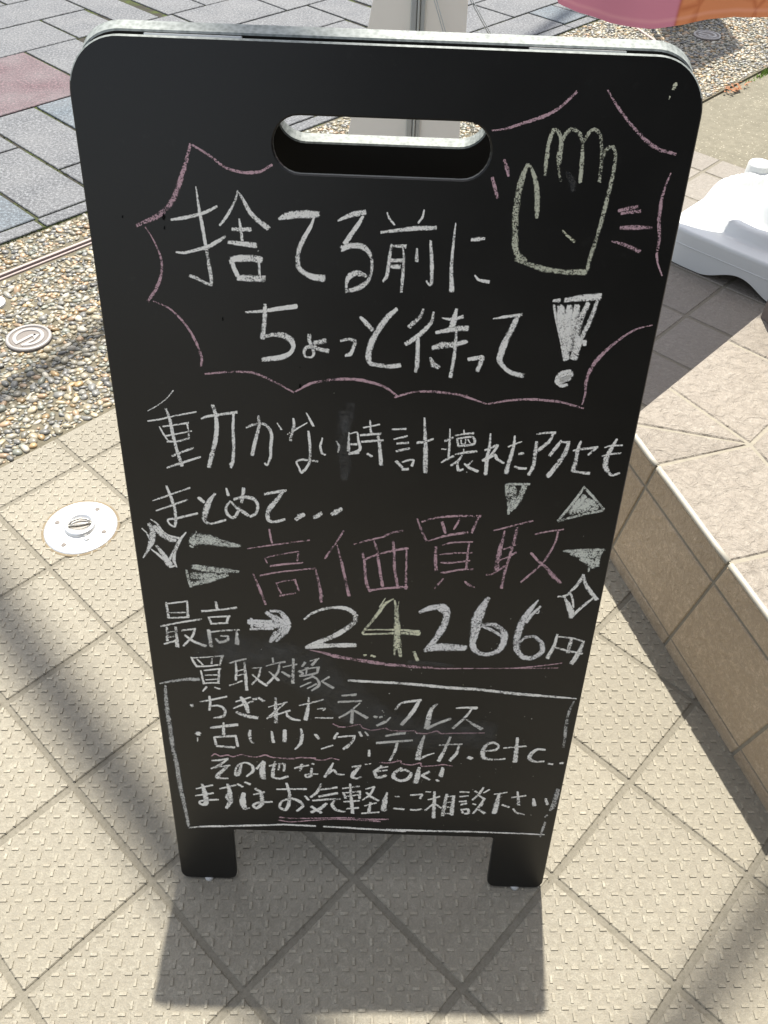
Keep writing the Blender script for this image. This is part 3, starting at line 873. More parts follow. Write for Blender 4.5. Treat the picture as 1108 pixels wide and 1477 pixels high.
CHALK = {
'heading': '''0:-1578 9219 13 -1572 9141 21 -1564 9028 29 -1549 8905 33 -1532 8740 32 -1518 8591 37 -1506 8469 41 -1506 8397 37
0:-1502 8387 23 -1567 8413 35 -1636 8449 39 -1691 8468 31
0:-1811 8943 20 -1723 8958 31 -1612 8984 33 -1511 9016 31 -1411 9066 23
0:-1794 8671 20 -1719 8668 26 -1616 8695 34 -1502 8731 38 -1419 8778 36 -1356 8822 26
0:-1228 9201 15 -1248 9134 23 -1292 9052 27 -1347 8969 29 -1398 8912 22
0:-1221 9186 19 -1190 9136 33 -1136 9034 41 -1070 8965 47 -984 8901 55
0:-1228 8972 20 -1222 8897 29 -1212 8792 30
0:-1294 8883 33 -1223 8882 41 -1135 8887 43
0:-1334 8771 34 -1219 8763 46 -1095 8753 54
0:-1319 8613 41 -1293 8538 45 -1266 8476 41
0:-1313 8626 51 -1236 8636 63 -1155 8640 67 -1060 8629 71
0:-1076 8602 24 -1074 8495 27
0:-1266 8465 51 -1164 8466 66 -1036 8464 68
0:-888 8981 29 -823 9009 62 -734 9025 68 -636 9031 72 -552 9036 58
0:-587 9006 17 -622 8924 33 -678 8829 42 -720 8739 46 -737 8659 46 -728 8574 51 -673 8525 47 -602 8497 55 -508 8487 74
0:-384 8985 19 -320 9018 35 -242 9047 54 -154 9062 50
0:-173 9031 27 -211 8962 39 -269 8878 43 -323 8793 46
0:-348 8753 60 -258 8781 54 -178 8779 62 -116 8731 46 -86 8653 32 -91 8541 31 -130 8463 51 -212 8408 54 -314 8378 42
0:-309 8389 25 -307 8451 35 -280 8514 53 -214 8547 63 -132 8524 41
0:33 9067 14 53 9020 23 99 8969 20
0:346 9101 13 333 9039 25 301 8992 19
0:-14 8902 26 126 8924 35 274 8945 43 457 8956 41
0:81 8803 26 67 8698 36 58 8598 39 48 8526 37 16 8479 25
0:96 8789 26 202 8792 40
0:171 8806 14 192 8703 24 191 8582 33 186 8480 35 181 8391 29
0:76 8667 38 192 8671 40
0:83 8614 43 161 8613 43
0:301 8774 26 305 8667 40
0:415 8849 24 427 8751 34 440 8632 36 446 8499 35 433 8463 31 398 8498 21
0:621 9002 10 616 8895 24 612 8748 28 613 8597 37 629 8418 50
0:768 8867 34 827 8876 40 881 8883 28
0:823 8564 14 859 8525 27 953 8508 35
0:-1217 8155 23 -1064 8171 32 -928 8198 42 -755 8227 46
0:-1036 8233 34 -1043 8131 43 -1055 8023 47 -1075 7917 48
0:-1069 7929 43 -967 7955 46 -872 7947 65 -809 7905 63 -790 7845 39 -823 7782 40 -899 7739 58 -1078 7710 47
0:-641 7967 43 -641 7906 39 -613 7840 39 -603 7784 31 -625 7749 24 -679 7753 24 -694 7792 29 -672 7843 39 -608 7851 44 -554 7831 44 -469 7817 48
0:-597 7891 48 -495 7911 57
0:-354 7919 28 -288 7936 35 -224 7921 44 -239 7854 33 -260 7797 44 -308 7778 29
0:-177 8147 30 -123 8095 49 -64 8032 47
0:147 8234 38 74 8162 55 9 8073 60 -41 7983 61 -76 7893 61 -97 7792 64 -77 7713 47 5 7693 49 102 7686 54 201 7701 45
0:389 8243 23 362 8172 45 267 8071 45
0:482 8219 23 469 8133 41 406 8044 47 325 7969 48 243 7905 48
0:352 7976 37 358 7820 44 361 7707 51 348 7643 38
0:561 8169 11 620 8158 28 682 8163 32 749 8186 38
0:686 8254 32 672 8162 60 657 8080 64
0:515 8028 30 606 8051 47 711 8071 60 800 8078 60
0:496 7881 48 574 7907 70 680 7922 72 805 7957 43
0:700 8066 26 701 7922 37 696 7776 38 680 7604 40
0:480 7785 33 511 7724 67 561 7697 56
0:830 7781 33 894 7795 42 952 7808 38 943 7729 44 926 7676 45
0:831 7782 36 899 7797 45 962 7811 41 951 7744 43 922 7674 41
0:1024 8177 14 1124 8198 30 1279 8227 32
0:1246 8220 46 1221 8138 58 1177 8024 63 1138 7903 71 1122 7787 60 1163 7727 43 1240 7668 44 1354 7641 63
0:1543 8363 27 1599 8365 45
0:1648 8373 50 1785 8395 65 1950 8412 72
0:1554 8324 25 1594 8198 32 1650 8048 40 1730 7810 43
0:1933 8377 32 1918 8268 46 1882 8139 51 1843 8019 54 1815 7825 60
0:1612 8314 68 1641 8188 104 1688 8061 105 1745 7822 53
0:1696 8317 57 1703 8191 92 1735 8051 105 1756 7908 59
0:1762 8326 57 1760 8193 81 1787 8088 93 1816 7970 83 1792 7824 48
0:1859 8352 45 1822 8230 64 1798 8089 82
0:1875 7997 59 1887 7961 35
0:1798 7701 48 1709 7667 68 1677 7603 42 1725 7554 37 1783 7563 37
0:1814 7677 61 1749 7637 85 1707 7598 68 1796 7639 61''',
'hand': '''2:1165 8716 42 1284 8676 51 1441 8636 58 1611 8619 46
2:1626 8620 55 1793 8626 61
2:1176 9495 28 1146 9393 56 1125 9255 68 1124 9087 70 1138 8915 65 1166 8776 66 1257 8705 45
2:1170 9488 28 1203 9476 28 1257 9369 42 1289 9233 57 1305 9072 41
2:1330 9413 28 1327 9547 41 1329 9665 38 1355 9757 38 1400 9739 35 1431 9669 38 1431 9550 55 1439 9457 31 1466 9370 31
2:1436 9682 30 1457 9735 38 1508 9769 38 1569 9738 35 1602 9662 35 1619 9530 42 1630 9369 37
2:1607 9675 33 1639 9741 35 1682 9775 35 1739 9731 35 1770 9602 36 1782 9496 39 1788 9375 37
2:1783 9549 36 1805 9629 36 1852 9647 36 1885 9593 36 1892 9460 39 1879 9282 40 1861 9084 41 1838 8911 44 1807 8732 39 1804 8649 37
3:1537 8972 21 1597 8924 27 1655 8882 33
1:980 9521 28 1009 9455 39 1030 9395 25
1:895 9377 34 924 9303 37 954 9221 29
1:1989 9153 29 2074 9174 43 2144 9191 32
1:2015 9132 29 2173 9155 35
1:2029 9012 38 2161 9021 50 2295 9021 32
1:1975 8898 21 2084 8875 39 2229 8822 39
3:2270 10127 21 2264 10112 47 2255 10082 29
3:2241 10032 16 2237 10012 13''',
'burst': '''1:-1594 9551 27 -1668 9348 45 -1777 9110 52 -1908 8979 53 -2111 8885 41
1:-1580 9543 22 -1458 9476 25 -1321 9379 25 -1180 9346 28 -1035 9357 28 -932 9414 22
1:-2038 8874 15 -1976 8759 18 -1931 8612 24 -1942 8475 31 -2006 8334 34 -2086 8227 32
1:-2042 8229 16 -1899 8164 22 -1771 8024 26 -1689 7862 30 -1647 7712 30 -1661 7616 24
1:-1627 7548 20 -1404 7574 27 -1176 7576 30 -951 7479 27 -796 7390 21
1:-783 7398 21 -624 7492 31 -394 7539 34 -166 7541 34 59 7482 31 201 7382 24
1:850 7421 25
1:2468 8172 14 2339 8132 23 2247 8070 28 2139 7970 33 2067 7883 40 2015 7808 43 1973 7708 44 1956 7594 34 1968 7480 27 1955 7370 17
1:161 7376 21 356 7441 27 554 7448 31 786 7422 31 1042 7342 21
1:1058 7342 21 1252 7386 28 1482 7405 31 1749 7387 31 1974 7330 24''',
'burstb': '''1:859 9737 13 956 9749 22 1104 9799 27 1265 9856 32 1381 9923 29 1501 10041 26
1:1738 10062 18 1834 9951 24 1952 9835 27 2102 9712 35 2228 9644 36 2377 9610 28
1:2366 9463 14 2347 9381 23 2333 9270 31 2341 9101 38 2380 8930 36 2381 8812 27 2407 8724 18 2466 8620 15''',
'line': '''0:-1943 7368 14 -2018 7279 14 -2115 7203 14 -2210 7145 8
0:-2222 7038 17 -2108 7059 19 -1958 7102 19 -1743 7152 19
0:-2034 7176 28 -2006 7061 36 -1993 6912 36 -1970 6735 37 -1934 6555 42
0:-2116 6982 14 -2089 6915 22 -2051 6841 17
0:-2082 6984 19 -1955 7007 17 -1829 7033 24
0:-1843 7030 21 -1835 6943 19 -1839 6861 24
0:-2058 6884 19 -1942 6912 17 -1803 6947 17
0:-2055 6824 27 -1950 6828 24 -1832 6868 24
0:-2025 6662 27 -1926 6709 25 -1802 6761 27
0:-2087 6529 25 -1949 6583 30 -1741 6664 22
0:-1702 7079 17 -1644 7109 31 -1508 7135 31 -1350 7166 33
0:-1577 7230 44 -1554 7115 42 -1559 6966 48 -1585 6827 48 -1631 6671 49 -1665 6552 45
0:-1384 7146 26 -1398 6985 33 -1402 6808 36 -1421 6627 37 -1445 6554 25
0:-1445 6600 45 -1429 6588 37
0:-1269 7002 24 -1200 7036 33 -1109 7052 36 -1054 7017 36 -1023 6937 36 -1037 6797 34 -1043 6694 32 -1081 6595 27 -1104 6620 20
0:-1145 7133 28 -1141 7032 38 -1178 6893 41 -1226 6706 42
0:-964 7064 12 -927 6997 26
0:-806 7119 26 -802 7045 33 -826 6957 33 -843 6881 39
0:-868 6946 17 -797 6996 24 -674 7078 14
0:-681 7183 12 -649 7119 26 -614 7043 28
0:-662 6986 26 -652 6850 31 -648 6722 32 -666 6618 32 -737 6525 32 -760 6575 20 -787 6646 22 -723 6674 29 -574 6658 27
0:-526 6921 17 -547 6829 27 -533 6753 29 -498 6735 24
0:-390 6892 17 -361 6836 27 -372 6769 19
0:-266 6992 17 -269 6878 31 -271 6789 41
0:-265 6973 14 -189 6995 17 -176 6920 26 -157 6806 36 -265 6757 29
0:-255 6862 27 -187 6865 29
0:-265 6753 22 -168 6770 27
0:-65 7126 19 -53 7000 31
0:-128 7047 21 29 7087 19
0:-154 6965 26 43 6988 29
0:-142 6893 24 68 6919 31
0:21 6959 36 41 6814 39 57 6649 47
0:-82 6764 27 -35 6736 32
0:154 7039 19 289 7050 26
0:173 6933 14 304 6973 29
0:206 6888 24 319 6901 31
0:203 6805 32 333 6840 29
0:208 6691 39 269 6622 32
0:266 6680 20 323 6706 25 380 6711 22 363 6645 32
0:270 6602 32 330 6608 32
0:402 6904 31 483 6917 29 561 6951 24
0:460 7174 19 475 7020 40 490 6844 51 503 6578 55
0:715 7067 14 722 6929 26 723 6750 27
0:676 6934 31 750 6974 29
0:646 6844 15 691 6842 19
0:656 6696 22 711 6734 32 771 6771 32
0:771 6994 19 849 7016 21 947 7028 29
0:850 7060 14 858 7010 19
0:791 6963 26 812 6879 29
0:796 6964 22 942 6988 26 962 6913 31 814 6879 27
0:831 6952 17 840 6908 17 874 6910 14 876 6960 14
0:899 6961 17 925 6918 17
0:864 6852 19 873 6808 19
0:787 6791 19 866 6810 32 995 6832 36
0:854 6781 22 816 6715 34 753 6663 30
0:816 6708 27 829 6617 35 878 6626 25
0:887 6692 25 937 6648 35 1027 6608 32
0:964 6727 17 923 6674 30
0:1113 7032 17 1115 6894 34 1106 6752 42 1108 6576 42
0:1074 6847 22 1134 6875 27 1193 6909 34 1147 6805 29 1062 6731 29
0:1079 6732 29 1176 6800 34 1203 6756 34 1277 6713 29
0:1352 7016 19 1354 6903 34 1331 6748 47 1310 6603 55
0:1301 6894 19 1368 6929 22 1427 6956 14
0:1414 6822 36 1460 6828 29
0:1387 6679 22 1433 6661 32 1508 6661 30
0:1564 7043 19 1647 7059 26 1742 7063 31
0:1726 7056 26 1693 6967 41 1603 6868 46
0:1571 6959 36 1573 6835 44 1576 6705 44 1540 6589 42
0:1810 6984 22 1779 6919 43 1719 6815 39
0:1794 6964 22 1896 6968 29
0:1886 6959 36 1868 6846 56 1816 6728 57 1732 6580 57
0:2005 6985 24 1988 6889 44 1986 6748 49 1976 6662 52 2038 6636 32 2143 6629 40
0:1944 6877 22 2054 6902 31 2177 6922 31
0:2166 6915 27 2099 6836 29
0:2351 7020 24 2315 6915 44 2283 6798 56 2293 6707 62 2366 6618 32 2443 6645 27
0:2247 6922 15 2309 6946 22 2416 6954 22
0:2238 6828 15 2314 6851 22 2415 6867 24''',
'lineb': '''0:-2112 6317 25 -2080 6189 36 -2055 6052 37 -2056 5911 37 -2078 5832 29 -2129 5866 24 -2137 5915 24 -2057 5932 32 -1946 5965 29 -1823 6002 31
0:-2275 6137 8 -2188 6171 28 -2089 6216 21 -1875 6306 23
0:-2249 6019 21 -2090 6085 26 -1910 6165 23
0:-1796 6193 39 -1746 6140 44
0:-1624 6248 33 -1692 6149 57 -1740 6022 71 -1752 5909 61 -1688 5883 32 -1534 5935 29
0:-1506 6314 20 -1491 6233 38
0:-1327 6321 43 -1360 6149 36
0:-1472 6165 23 -1524 6087 36 -1511 6003 39 -1454 5963 39 -1402 6036 44 -1386 6099 34
0:-1466 6158 23 -1417 6091 39 -1342 6038 52 -1302 5998 39
0:-1435 6187 36 -1332 6218 46 -1239 6202 49 -1194 6128 39 -1217 6029 37 -1279 5987 34
0:-2421 5797 19 -2378 5741 21 -2356 5669 22
0:-1120 6261 38 -1013 6288 38 -900 6311 43
0:-930 6303 38 -992 6205 51 -1060 6112 60 -1099 6020 52 -1084 5943 45 -1012 5936 39 -921 5968 34
0:-805 5968 52 -764 6012 73 -722 6035 52
0:-620 6004 44 -578 6026 57 -536 6059 44
0:-434 6046 52 -387 6076 70 -333 6117 47''',
'sparkle': '''0:-2341 5857 48 -2314 5772 75 -2335 5641 73 -2391 5521 36 -2451 5422 14
0:-2317 5912 13 -2257 5860 27 -2217 5776 32 -2150 5714 38 -2043 5689 32
0:-2290 5831 53 -2221 5733 75 -2142 5670 68 -2083 5658 41
0:-1963 5765 16 -2032 5675 32 -2098 5562 30 -2168 5411 33
0:-2025 5682 27 -2094 5533 41 -2124 5412 41 -2102 5315 17
0:-2352 5537 19 -2274 5459 36 -2196 5379 42
0:-2292 5584 35 -2235 5483 55 -2180 5350 83
0:-2177 5320 42 -2114 5330 22
0:2277 5391 39 2241 5273 52 2175 5170 37 2129 5108 34 2043 5088 28
0:2277 5391 33 2315 5276 52 2395 5162 52 2471 5071 56
0:2457 5113 28 2364 5007 40 2284 4899 38 2229 4800 32
0:2111 5090 25 2175 4982 62 2227 4862 79 2228 4809 63
0:2156 5160 34 2201 5086 28 2235 4949 22''',
'mark': '''7:-1914 5628 95 -1849 5682 176 -1751 5686 149 -1643 5661 130 -1510 5627 81 -1395 5617 41
7:-1853 5783 29 -1882 5717 32 -1921 5694 27
7:-1935 5598 27 -1906 5577 24
7:-1927 5330 70 -1829 5311 98 -1705 5293 98 -1581 5291 84 -1438 5281 33
7:-2000 5281 34 -1990 5174 42 -1969 5059 37
7:-1950 5207 113 -1813 5197 113 -1685 5233 84
7:-1959 5098 71 -1817 5135 71 -1688 5187 70 -1559 5238 56
7:1329 6474 41 1360 6366 82 1386 6249 69 1387 6121 28
7:1335 6474 33 1562 6483 35
7:1390 6440 82 1420 6339 110 1424 6250 69 1408 6160 42
7:1514 6460 68 1479 6327 83 1443 6191 28
7:2120 6476 33 2034 6289 36 1906 6058 37
7:2123 6462 33 2228 6356 33 2354 6220 36
7:1913 6059 37 2109 6135 42 2356 6205 36
7:2137 6367 69 2090 6262 111 2029 6154 98
7:2182 6325 83 2171 6235 126 2103 6172 112
7:2210 6311 55 2273 6239 84 2228 6200 70
7:2018 5689 26 2097 5692 50 2281 5707 59 2451 5722 44
7:2102 5660 59 2264 5643 118 2382 5655 103
7:2218 5601 59 2318 5556 104 2368 5493 75
7:2443 5730 35 2398 5640 59 2399 5511 60
7:2323 5483 30 2324 5434 21''',
'pinktext': '''1:-1088 5839 21 -1077 5750 27 -1064 5669 27
1:-1325 5586 19 -1133 5628 22 -886 5677 22 -666 5720 21
1:-1151 5479 16 -1140 5452 22 -1126 5408 17
1:-1145 5474 16 -1014 5517 22 -778 5574 24
1:-788 5568 27 -800 5451 25
1:-1093 5371 28 -918 5404 28 -744 5426 25
1:-1282 5257 20 -1240 5127 34 -1202 4988 37 -1163 4849 32
1:-1210 5240 25 -1021 5291 25 -795 5330 22 -608 5361 28
1:-610 5353 25 -578 5201 37 -554 5046 40 -550 4907 43
1:-1038 5151 20 -1015 5074 23 -986 5009 23
1:-1032 5144 17 -949 5178 25 -823 5203 25
1:-833 5198 31 -794 5055 28
1:-999 4977 31 -827 5022 26
1:-307 5853 24 -397 5682 27 -505 5493 30
1:-379 5668 19 -335 5485 36 -289 5244 39 -245 5008 49
1:-197 5687 19 -58 5740 24 124 5796 24
1:123 5806 27 207 5848 32 314 5881 34
1:-105 5577 35 -82 5466 36 -70 5284 39 -44 5146 48 -11 5077 37
1:-83 5493 30 9 5547 35 167 5607 30 373 5660 38
1:10 5739 21 43 5635 38 73 5442 41 120 5153 39
1:213 5744 32 229 5598 41 243 5388 41 284 5160 39
1:359 5655 22 365 5454 25 374 5124 40
1:-11 5093 31 159 5126 31 398 5156 37
1:452 6029 18 499 5900 32 562 5761 43
1:502 5993 24 652 6051 29 842 6077 34 1105 6087 34
1:710 6001 37 733 5924 47 759 5864 27
1:895 6046 31 840 5916 24
1:1082 6072 29 1028 5875 37
1:584 5762 21 776 5836 35 991 5884 40
1:670 5689 38 670 5556 46 690 5384 47
1:736 5714 13 843 5752 29 1049 5766 24
1:1014 5754 24 1010 5585 30 1011 5420 33
1:714 5591 16 853 5616 30 1055 5628 22
1:733 5491 19 813 5487 33 1039 5526 22
1:745 5363 25 797 5365 33 944 5405 28 1086 5415 28
1:776 5280 22 721 5201 34 687 5142 28
1:1009 5254 22 1047 5214 39 1120 5178 25
1:1256 5916 21 1440 5980 26 1649 6052 26
1:1372 5921 18 1358 5790 45 1343 5643 60 1331 5402 72
1:1497 5961 47 1488 5824 43 1458 5603 38 1430 5406 36 1414 5183 42
1:1385 5686 24 1526 5760 21
1:1329 5538 30 1424 5579 27 1520 5653 35
1:1230 5350 28 1297 5363 25 1417 5467 30
1:1694 5888 26 1826 5929 23 1979 5957 26
1:1929 5944 26 1917 5795 29 1866 5635 32 1803 5503 30 1616 5268 30
1:1678 5651 38 1755 5566 35 1876 5457 48 1957 5361 66 2044 5274 39''',
'linec': '''0:-2266 4835 27 -2259 4713 38 -2258 4615 34
0:-2261 4816 24 -2027 4858 27
0:-2031 4854 24 -2038 4637 41
0:-2246 4691 20 -2062 4702 24
0:-2258 4615 28 -2031 4637 27
0:-2356 4495 31 -2136 4557 28 -1890 4615 31
0:-2291 4486 28 -2306 4286 39
0:-2191 4487 35 -2199 4202 53
0:-2289 4409 21 -2193 4432 21
0:-2296 4336 28 -2200 4360 28
0:-2346 4235 25 -2206 4291 32
0:-2131 4441 28 -1969 4473 31
0:-1977 4467 31 -2017 4358 32 -2128 4218 32
0:-2099 4374 32 -2007 4289 42 -1874 4225 50
0:-1714 4867 30 -1706 4770 41
0:-1881 4725 34 -1684 4756 27 -1488 4792 34
0:-1809 4647 27 -1782 4546 31
0:-1797 4647 21 -1570 4670 31
0:-1585 4665 34 -1614 4569 31
0:-1781 4552 31 -1598 4575 31
0:-1823 4463 42 -1816 4346 53 -1810 4218 53
0:-1821 4428 24 -1659 4461 28 -1475 4478 31
0:-1506 4467 38 -1510 4270 60
0:-1746 4340 32 -1716 4288 42 -1622 4319 42 -1611 4379 32 -1694 4381 25''',
'arrow': '''6:-1363 4598 69 -1229 4556 104 -972 4567 104
6:-1370 4617 34 -1106 4613 52
6:-1353 4493 35 -1095 4517 52
6:-1162 4740 51 -1045 4650 103 -911 4579 62
6:-1116 4761 41 -1012 4756 51 -954 4673 86 -911 4598 52
6:-1132 4316 42 -1052 4437 105 -927 4540 69
6:-1063 4329 35 -960 4461 70 -904 4560 41
6:-1331 4648 34 -1331 4484 35''',
'price': '''0:-739 4659 27 -660 4742 37 -525 4813 44 -376 4844 44 -256 4825 61 -173 4753 68 -172 4658 68 -254 4558 69 -405 4435 70 -557 4350 74 -712 4264 64
0:-727 4254 53 -589 4280 81 -389 4298 71 -162 4308 71
3:245 4985 23 158 4916 44 74 4763 47 -13 4616 41 -64 4537 35 -85 4478 31
3:156 4990 17 100 4867 27
3:-78 4474 31 97 4486 31 294 4504 42 560 4505 62
3:-64 4537 21 141 4550 28 368 4551 38 551 4534 52
3:260 4967 23 290 4781 61 307 4553 83 315 4357 99 319 4278 99
3:306 4950 20 295 4838 34
3:285 4277 35 289 4181 28
3:342 4279 60 358 4159 50
3:508 4242 43 559 4111 47
3:-63 4162 36 -33 4173 25
3:22 4165 36 69 4147 29
6:543 4812 49 656 4874 73 799 4902 81 849 4825 90 834 4663 91 772 4497 84 656 4278 77
6:629 4264 64 765 4318 120 932 4325 120 1090 4320 85
6:765 4867 61 851 4802 82 839 4710 83
6:1289 5046 52 1230 4909 98 1175 4724 116 1164 4537 84 1167 4395 76 1215 4277 77 1349 4234 65 1473 4300 77 1524 4434 85 1500 4575 92 1399 4664 75 1289 4671 54 1182 4643 42
6:1237 4646 29 1350 4604 50 1488 4516 50
6:1273 5023 60 1221 4818 103 1215 4586 50 1184 4420 51
6:1836 5035 20 1756 4885 69 1687 4699 87 1666 4488 93 1685 4321 86 1763 4215 73 1876 4208 65 1968 4297 73 1951 4428 64 1856 4519 55 1756 4503 51 1702 4418 34
6:1870 4947 32 1797 4842 41 1739 4724 50
6:1863 4890 16 1859 4856 16 1832 4854 16
0:2111 4565 29 2095 4387 47 2044 4215 60
0:2131 4531 25 2280 4518 29 2425 4472 34
0:2420 4472 42 2394 4315 64 2336 4142 65
0:2106 4375 34 2251 4333 39 2435 4293 30
0:2282 4502 46 2264 4310 64''',
'underline': '''1:-682 4216 14 -543 4186 36 -388 4138 61 -202 4105 61 32 4064 61 282 4034 54 501 4019 43 736 4013 36
1:464 4012 39 805 4002 26 1219 4020 17 1670 4044 20 1930 4082 26 2223 4144 17
1:1482 4034 11 1858 4047 13 2186 4069 17
5:460 4086 65 725 4073 74 971 4047 44''',
'box': '''4:-2458 3629 22 -2312 3670 48 -2135 3707 56 -1992 3713 63
4:-2393 3603 35 -2408 3452 52 -2414 3207 67 -2410 2937 71 -2405 2543 67
4:-2406 2542 63 -2386 2196 70 -2381 1863 72 -2355 1453 63 -2337 1083 47
0:-2339 1060 31 -2127 1098 39 -1817 1120 43 -1523 1145 43 -1213 1171 35 -1043 1184 35 -646 1174 39
0:-537 1169 35 -228 1160 39 81 1146 39 558 1126 39
0:303 1152 36 616 1146 43 901 1148 36 1185 1151 39 1469 1160 32 1623 1156 36
0:1252 1158 29 1536 1156 32 1821 1154 32 2106 1150 32 2414 1143 25
4:2394 1394 35 2378 1249 43 2362 1097 32
4:2404 1536 28 2374 1492 31''',
'boxb': '''0:-235 3771 41 37 3764 41 331 3757 45 627 3738 52 924 3711 52 1220 3700 48 1380 3692 45
0:1378 3687 45 1798 3645 52 2172 3622 38 2472 3601 21
4:2448 3563 32 2416 3379 43 2411 3151 58 2428 2982 44 2433 2788 37''',
'small': '''0:-2054 4052 22 -2027 3974 37 -1999 3908 28
0:-2042 4040 22 -1887 4059 22 -1678 4090 25
0:-1691 4085 34 -1732 3943 28
0:-2005 3913 28 -1870 3924 25 -1727 3952 28
0:-1983 4020 25 -1929 3943 25
0:-1814 4045 25 -1824 3965 28
0:-1959 3853 22 -1946 3728 35 -1938 3647 35
0:-1922 3855 22 -1724 3890 31
0:-1745 3880 28 -1764 3663 38
0:-1914 3783 22 -1765 3793 22
0:-1913 3711 22 -1769 3727 22
0:-1938 3656 26 -1753 3673 29
0:-1908 3602 29 -1961 3530 29
0:-1812 3597 29 -1753 3569 32
0:-1618 3977 22 -1529 4016 37 -1420 4053 28
0:-1543 4004 25 -1545 3853 35 -1559 3718 35
0:-1443 3999 28 -1439 3804 44 -1438 3568 45
0:-1537 3862 22 -1448 3893 22
0:-1541 3790 25 -1452 3821 22
0:-1639 3632 26 -1485 3712 25
0:-1366 3914 19 -1244 3928 22
0:-1258 3919 25 -1291 3783 32 -1371 3662 29
0:-1357 3816 28 -1280 3720 38 -1195 3648 38
0:-1114 4083 25 -1107 4005 31
0:-1194 3953 19 -1087 3997 25 -973 4028 37
0:-1033 4008 25 -1065 3856 41 -1187 3679 32
0:-1159 3869 25 -1055 3739 45
0:-2009 3357 23 -1882 3391 33 -1682 3455 29
0:-1889 3452 33 -1886 3344 39 -1906 3220 33
0:-1890 3287 26 -1805 3306 33 -1738 3275 43 -1715 3200 43 -1747 3131 50 -1861 3097 23
0:-1576 3376 26 -1395 3459 26
0:-1613 3265 23 -1498 3332 36 -1370 3394 29
0:-1512 3453 42 -1463 3343 66 -1435 3202 50
0:-1577 3206 50 -1480 3153 63 -1334 3124 57
0:-1369 3422 39 -1327 3434 36
0:-1301 3453 39 -1246 3400 49
0:-2119 3286 56 -2097 3297 56
0:-2086 2834 69 -2059 2815 86
0:-2083 2754 24 -2091 2684 14
0:-1909 2930 44 -1744 2967 51 -1579 2997 51
0:-1747 3025 27 -1759 2818 51
0:-1877 2773 34 -1865 2644 45
0:-1877 2773 34 -1741 2793 48 -1604 2805 38
0:-1612 2799 38 -1596 2625 35
0:-1859 2620 42 -1638 2603 45
0:-1428 2912 34 -1440 2823 48 -1424 2714 41 -1389 2695 28
0:-1166 2904 34 -1152 2716 48
0:-1003 2931 51 -1015 2742 65
0:-997 3947 22 -835 3999 31
0:-873 4076 37 -880 3899 44 -888 3701 51
0:-1013 3876 31 -920 3805 47
0:-740 4029 37 -775 3966 28
0:-680 4053 22 -579 4092 28
0:-606 4078 40 -660 3988 40
0:-816 3893 47 -770 3859 41 -811 3813 25
0:-803 3894 19 -674 3944 22 -573 3962 28
0:-587 3956 41 -608 3875 38 -716 3835 32 -811 3813 28
0:-722 3924 22 -729 3852 22
0:-742 3941 19 -701 3951 19
0:-758 3761 29 -662 3810 32
0:-662 3828 32 -595 3768 38 -582 3678 42 -671 3592 29
0:-801 3650 22 -677 3728 29
0:-719 3626 22 -609 3704 32
0:-554 3743 22 -459 3819 35
0:-541 3743 29 -486 3700 38 -411 3645 42
0:-1100 3462 42 -1103 3264 56 -1107 3053 57
0:-1189 3308 20 -1083 3350 26 -964 3399 26
0:-978 3393 23 -1086 3265 33 -1217 3116 30
0:-1210 3126 27 -1089 3189 33 -933 3262 30
0:-982 3251 40 -957 3156 47 -894 3117 40 -810 3105 30
0:-700 3485 32 -716 3319 49 -747 3117 60
0:-820 3349 20 -681 3396 33 -528 3459 26
0:-601 3305 30 -508 3313 26 -536 3280 23
0:-634 3155 17 -557 3155 33 -417 3161 27
0:-310 3528 29 -143 3554 48
0:-355 3425 39 -72 3456 36
0:-92 3422 23 -222 3265 33 -340 3168 30
0:-181 3305 36 -189 3084 50
0:-160 3296 40 -4 3179 53
0:80 3211 40 115 3194 43
0:150 3195 37 178 3206 33
0:119 3058 34 212 3130 33
0:-806 2959 34 -794 2851 55 -817 2710 48 -884 2607 28
0:-630 2878 48 -587 2801 51
0:-560 2625 24 -416 2698 31
0:-360 2910 37 -402 2809 41
0:-352 2841 27 -246 2860 34 -146 2870 37
0:-149 2864 34 -187 2749 45 -286 2637 42
0:-90 2942 37 -63 2868 38
0:-20 2945 24 17 2883 31
0:334 3336 36 411 3445 39 633 3499 42
0:611 3484 42 546 3308 61 420 3085 51
0:124 3057 29 221 3118 36 281 3204 22
0:830 3447 35 768 3359 60 735 3172 79 728 3035 73
0:728 3035 47 874 3136 40 1005 3209 50
0:1060 3386 21 1171 3401 39 1306 3399 50
0:1248 3380 28 1171 3222 47 1044 3049 40
0:1203 3203 32 1285 3133 51 1395 3058 62
0:-143 2880 26 -169 2771 33 -245 2648 26
0:232 2886 37 350 2923 48 472 2945 44
0:125 2762 45 340 2794 45 563 2825 37
0:380 2774 41 355 2620 41 298 2458 34
0:35 2632 38 38 2522 38
0:707 2913 29 669 2721 71 642 2500 76
0:666 2496 42 755 2571 34 846 2615 19
0:1028 2906 33 980 2713 52 910 2478 53
0:899 2758 26 1037 2777 33 1183 2788 26
0:1145 2782 33 1126 2632 53 1050 2491 49
0:1280 2562 64 1321 2541 53
0:-171 2324 35 -61 2352 38
0:-69 2344 38 -146 2216 66 -168 2146 59 -112 2114 43 -49 2147 35
0:-9 2376 23 17 2382 23
0:41 2388 23 64 2393 19
0:200 2357 46 100 2239 50
0:169 2321 46 279 2349 27
0:108 2250 43 273 2285 27
0:116 2228 50 158 2143 55 261 2189 51
0:453 2334 50 370 2239 62 357 2159 58 447 2100 51 541 2144 66 577 2237 50 502 2302 42 440 2277 31
0:676 2355 42 664 2230 74 644 2068 79
0:804 2282 46 713 2205 47
0:713 2209 47 821 2134 39
0:973 2358 50 955 2209 70
0:909 2138 39 935 2109 43
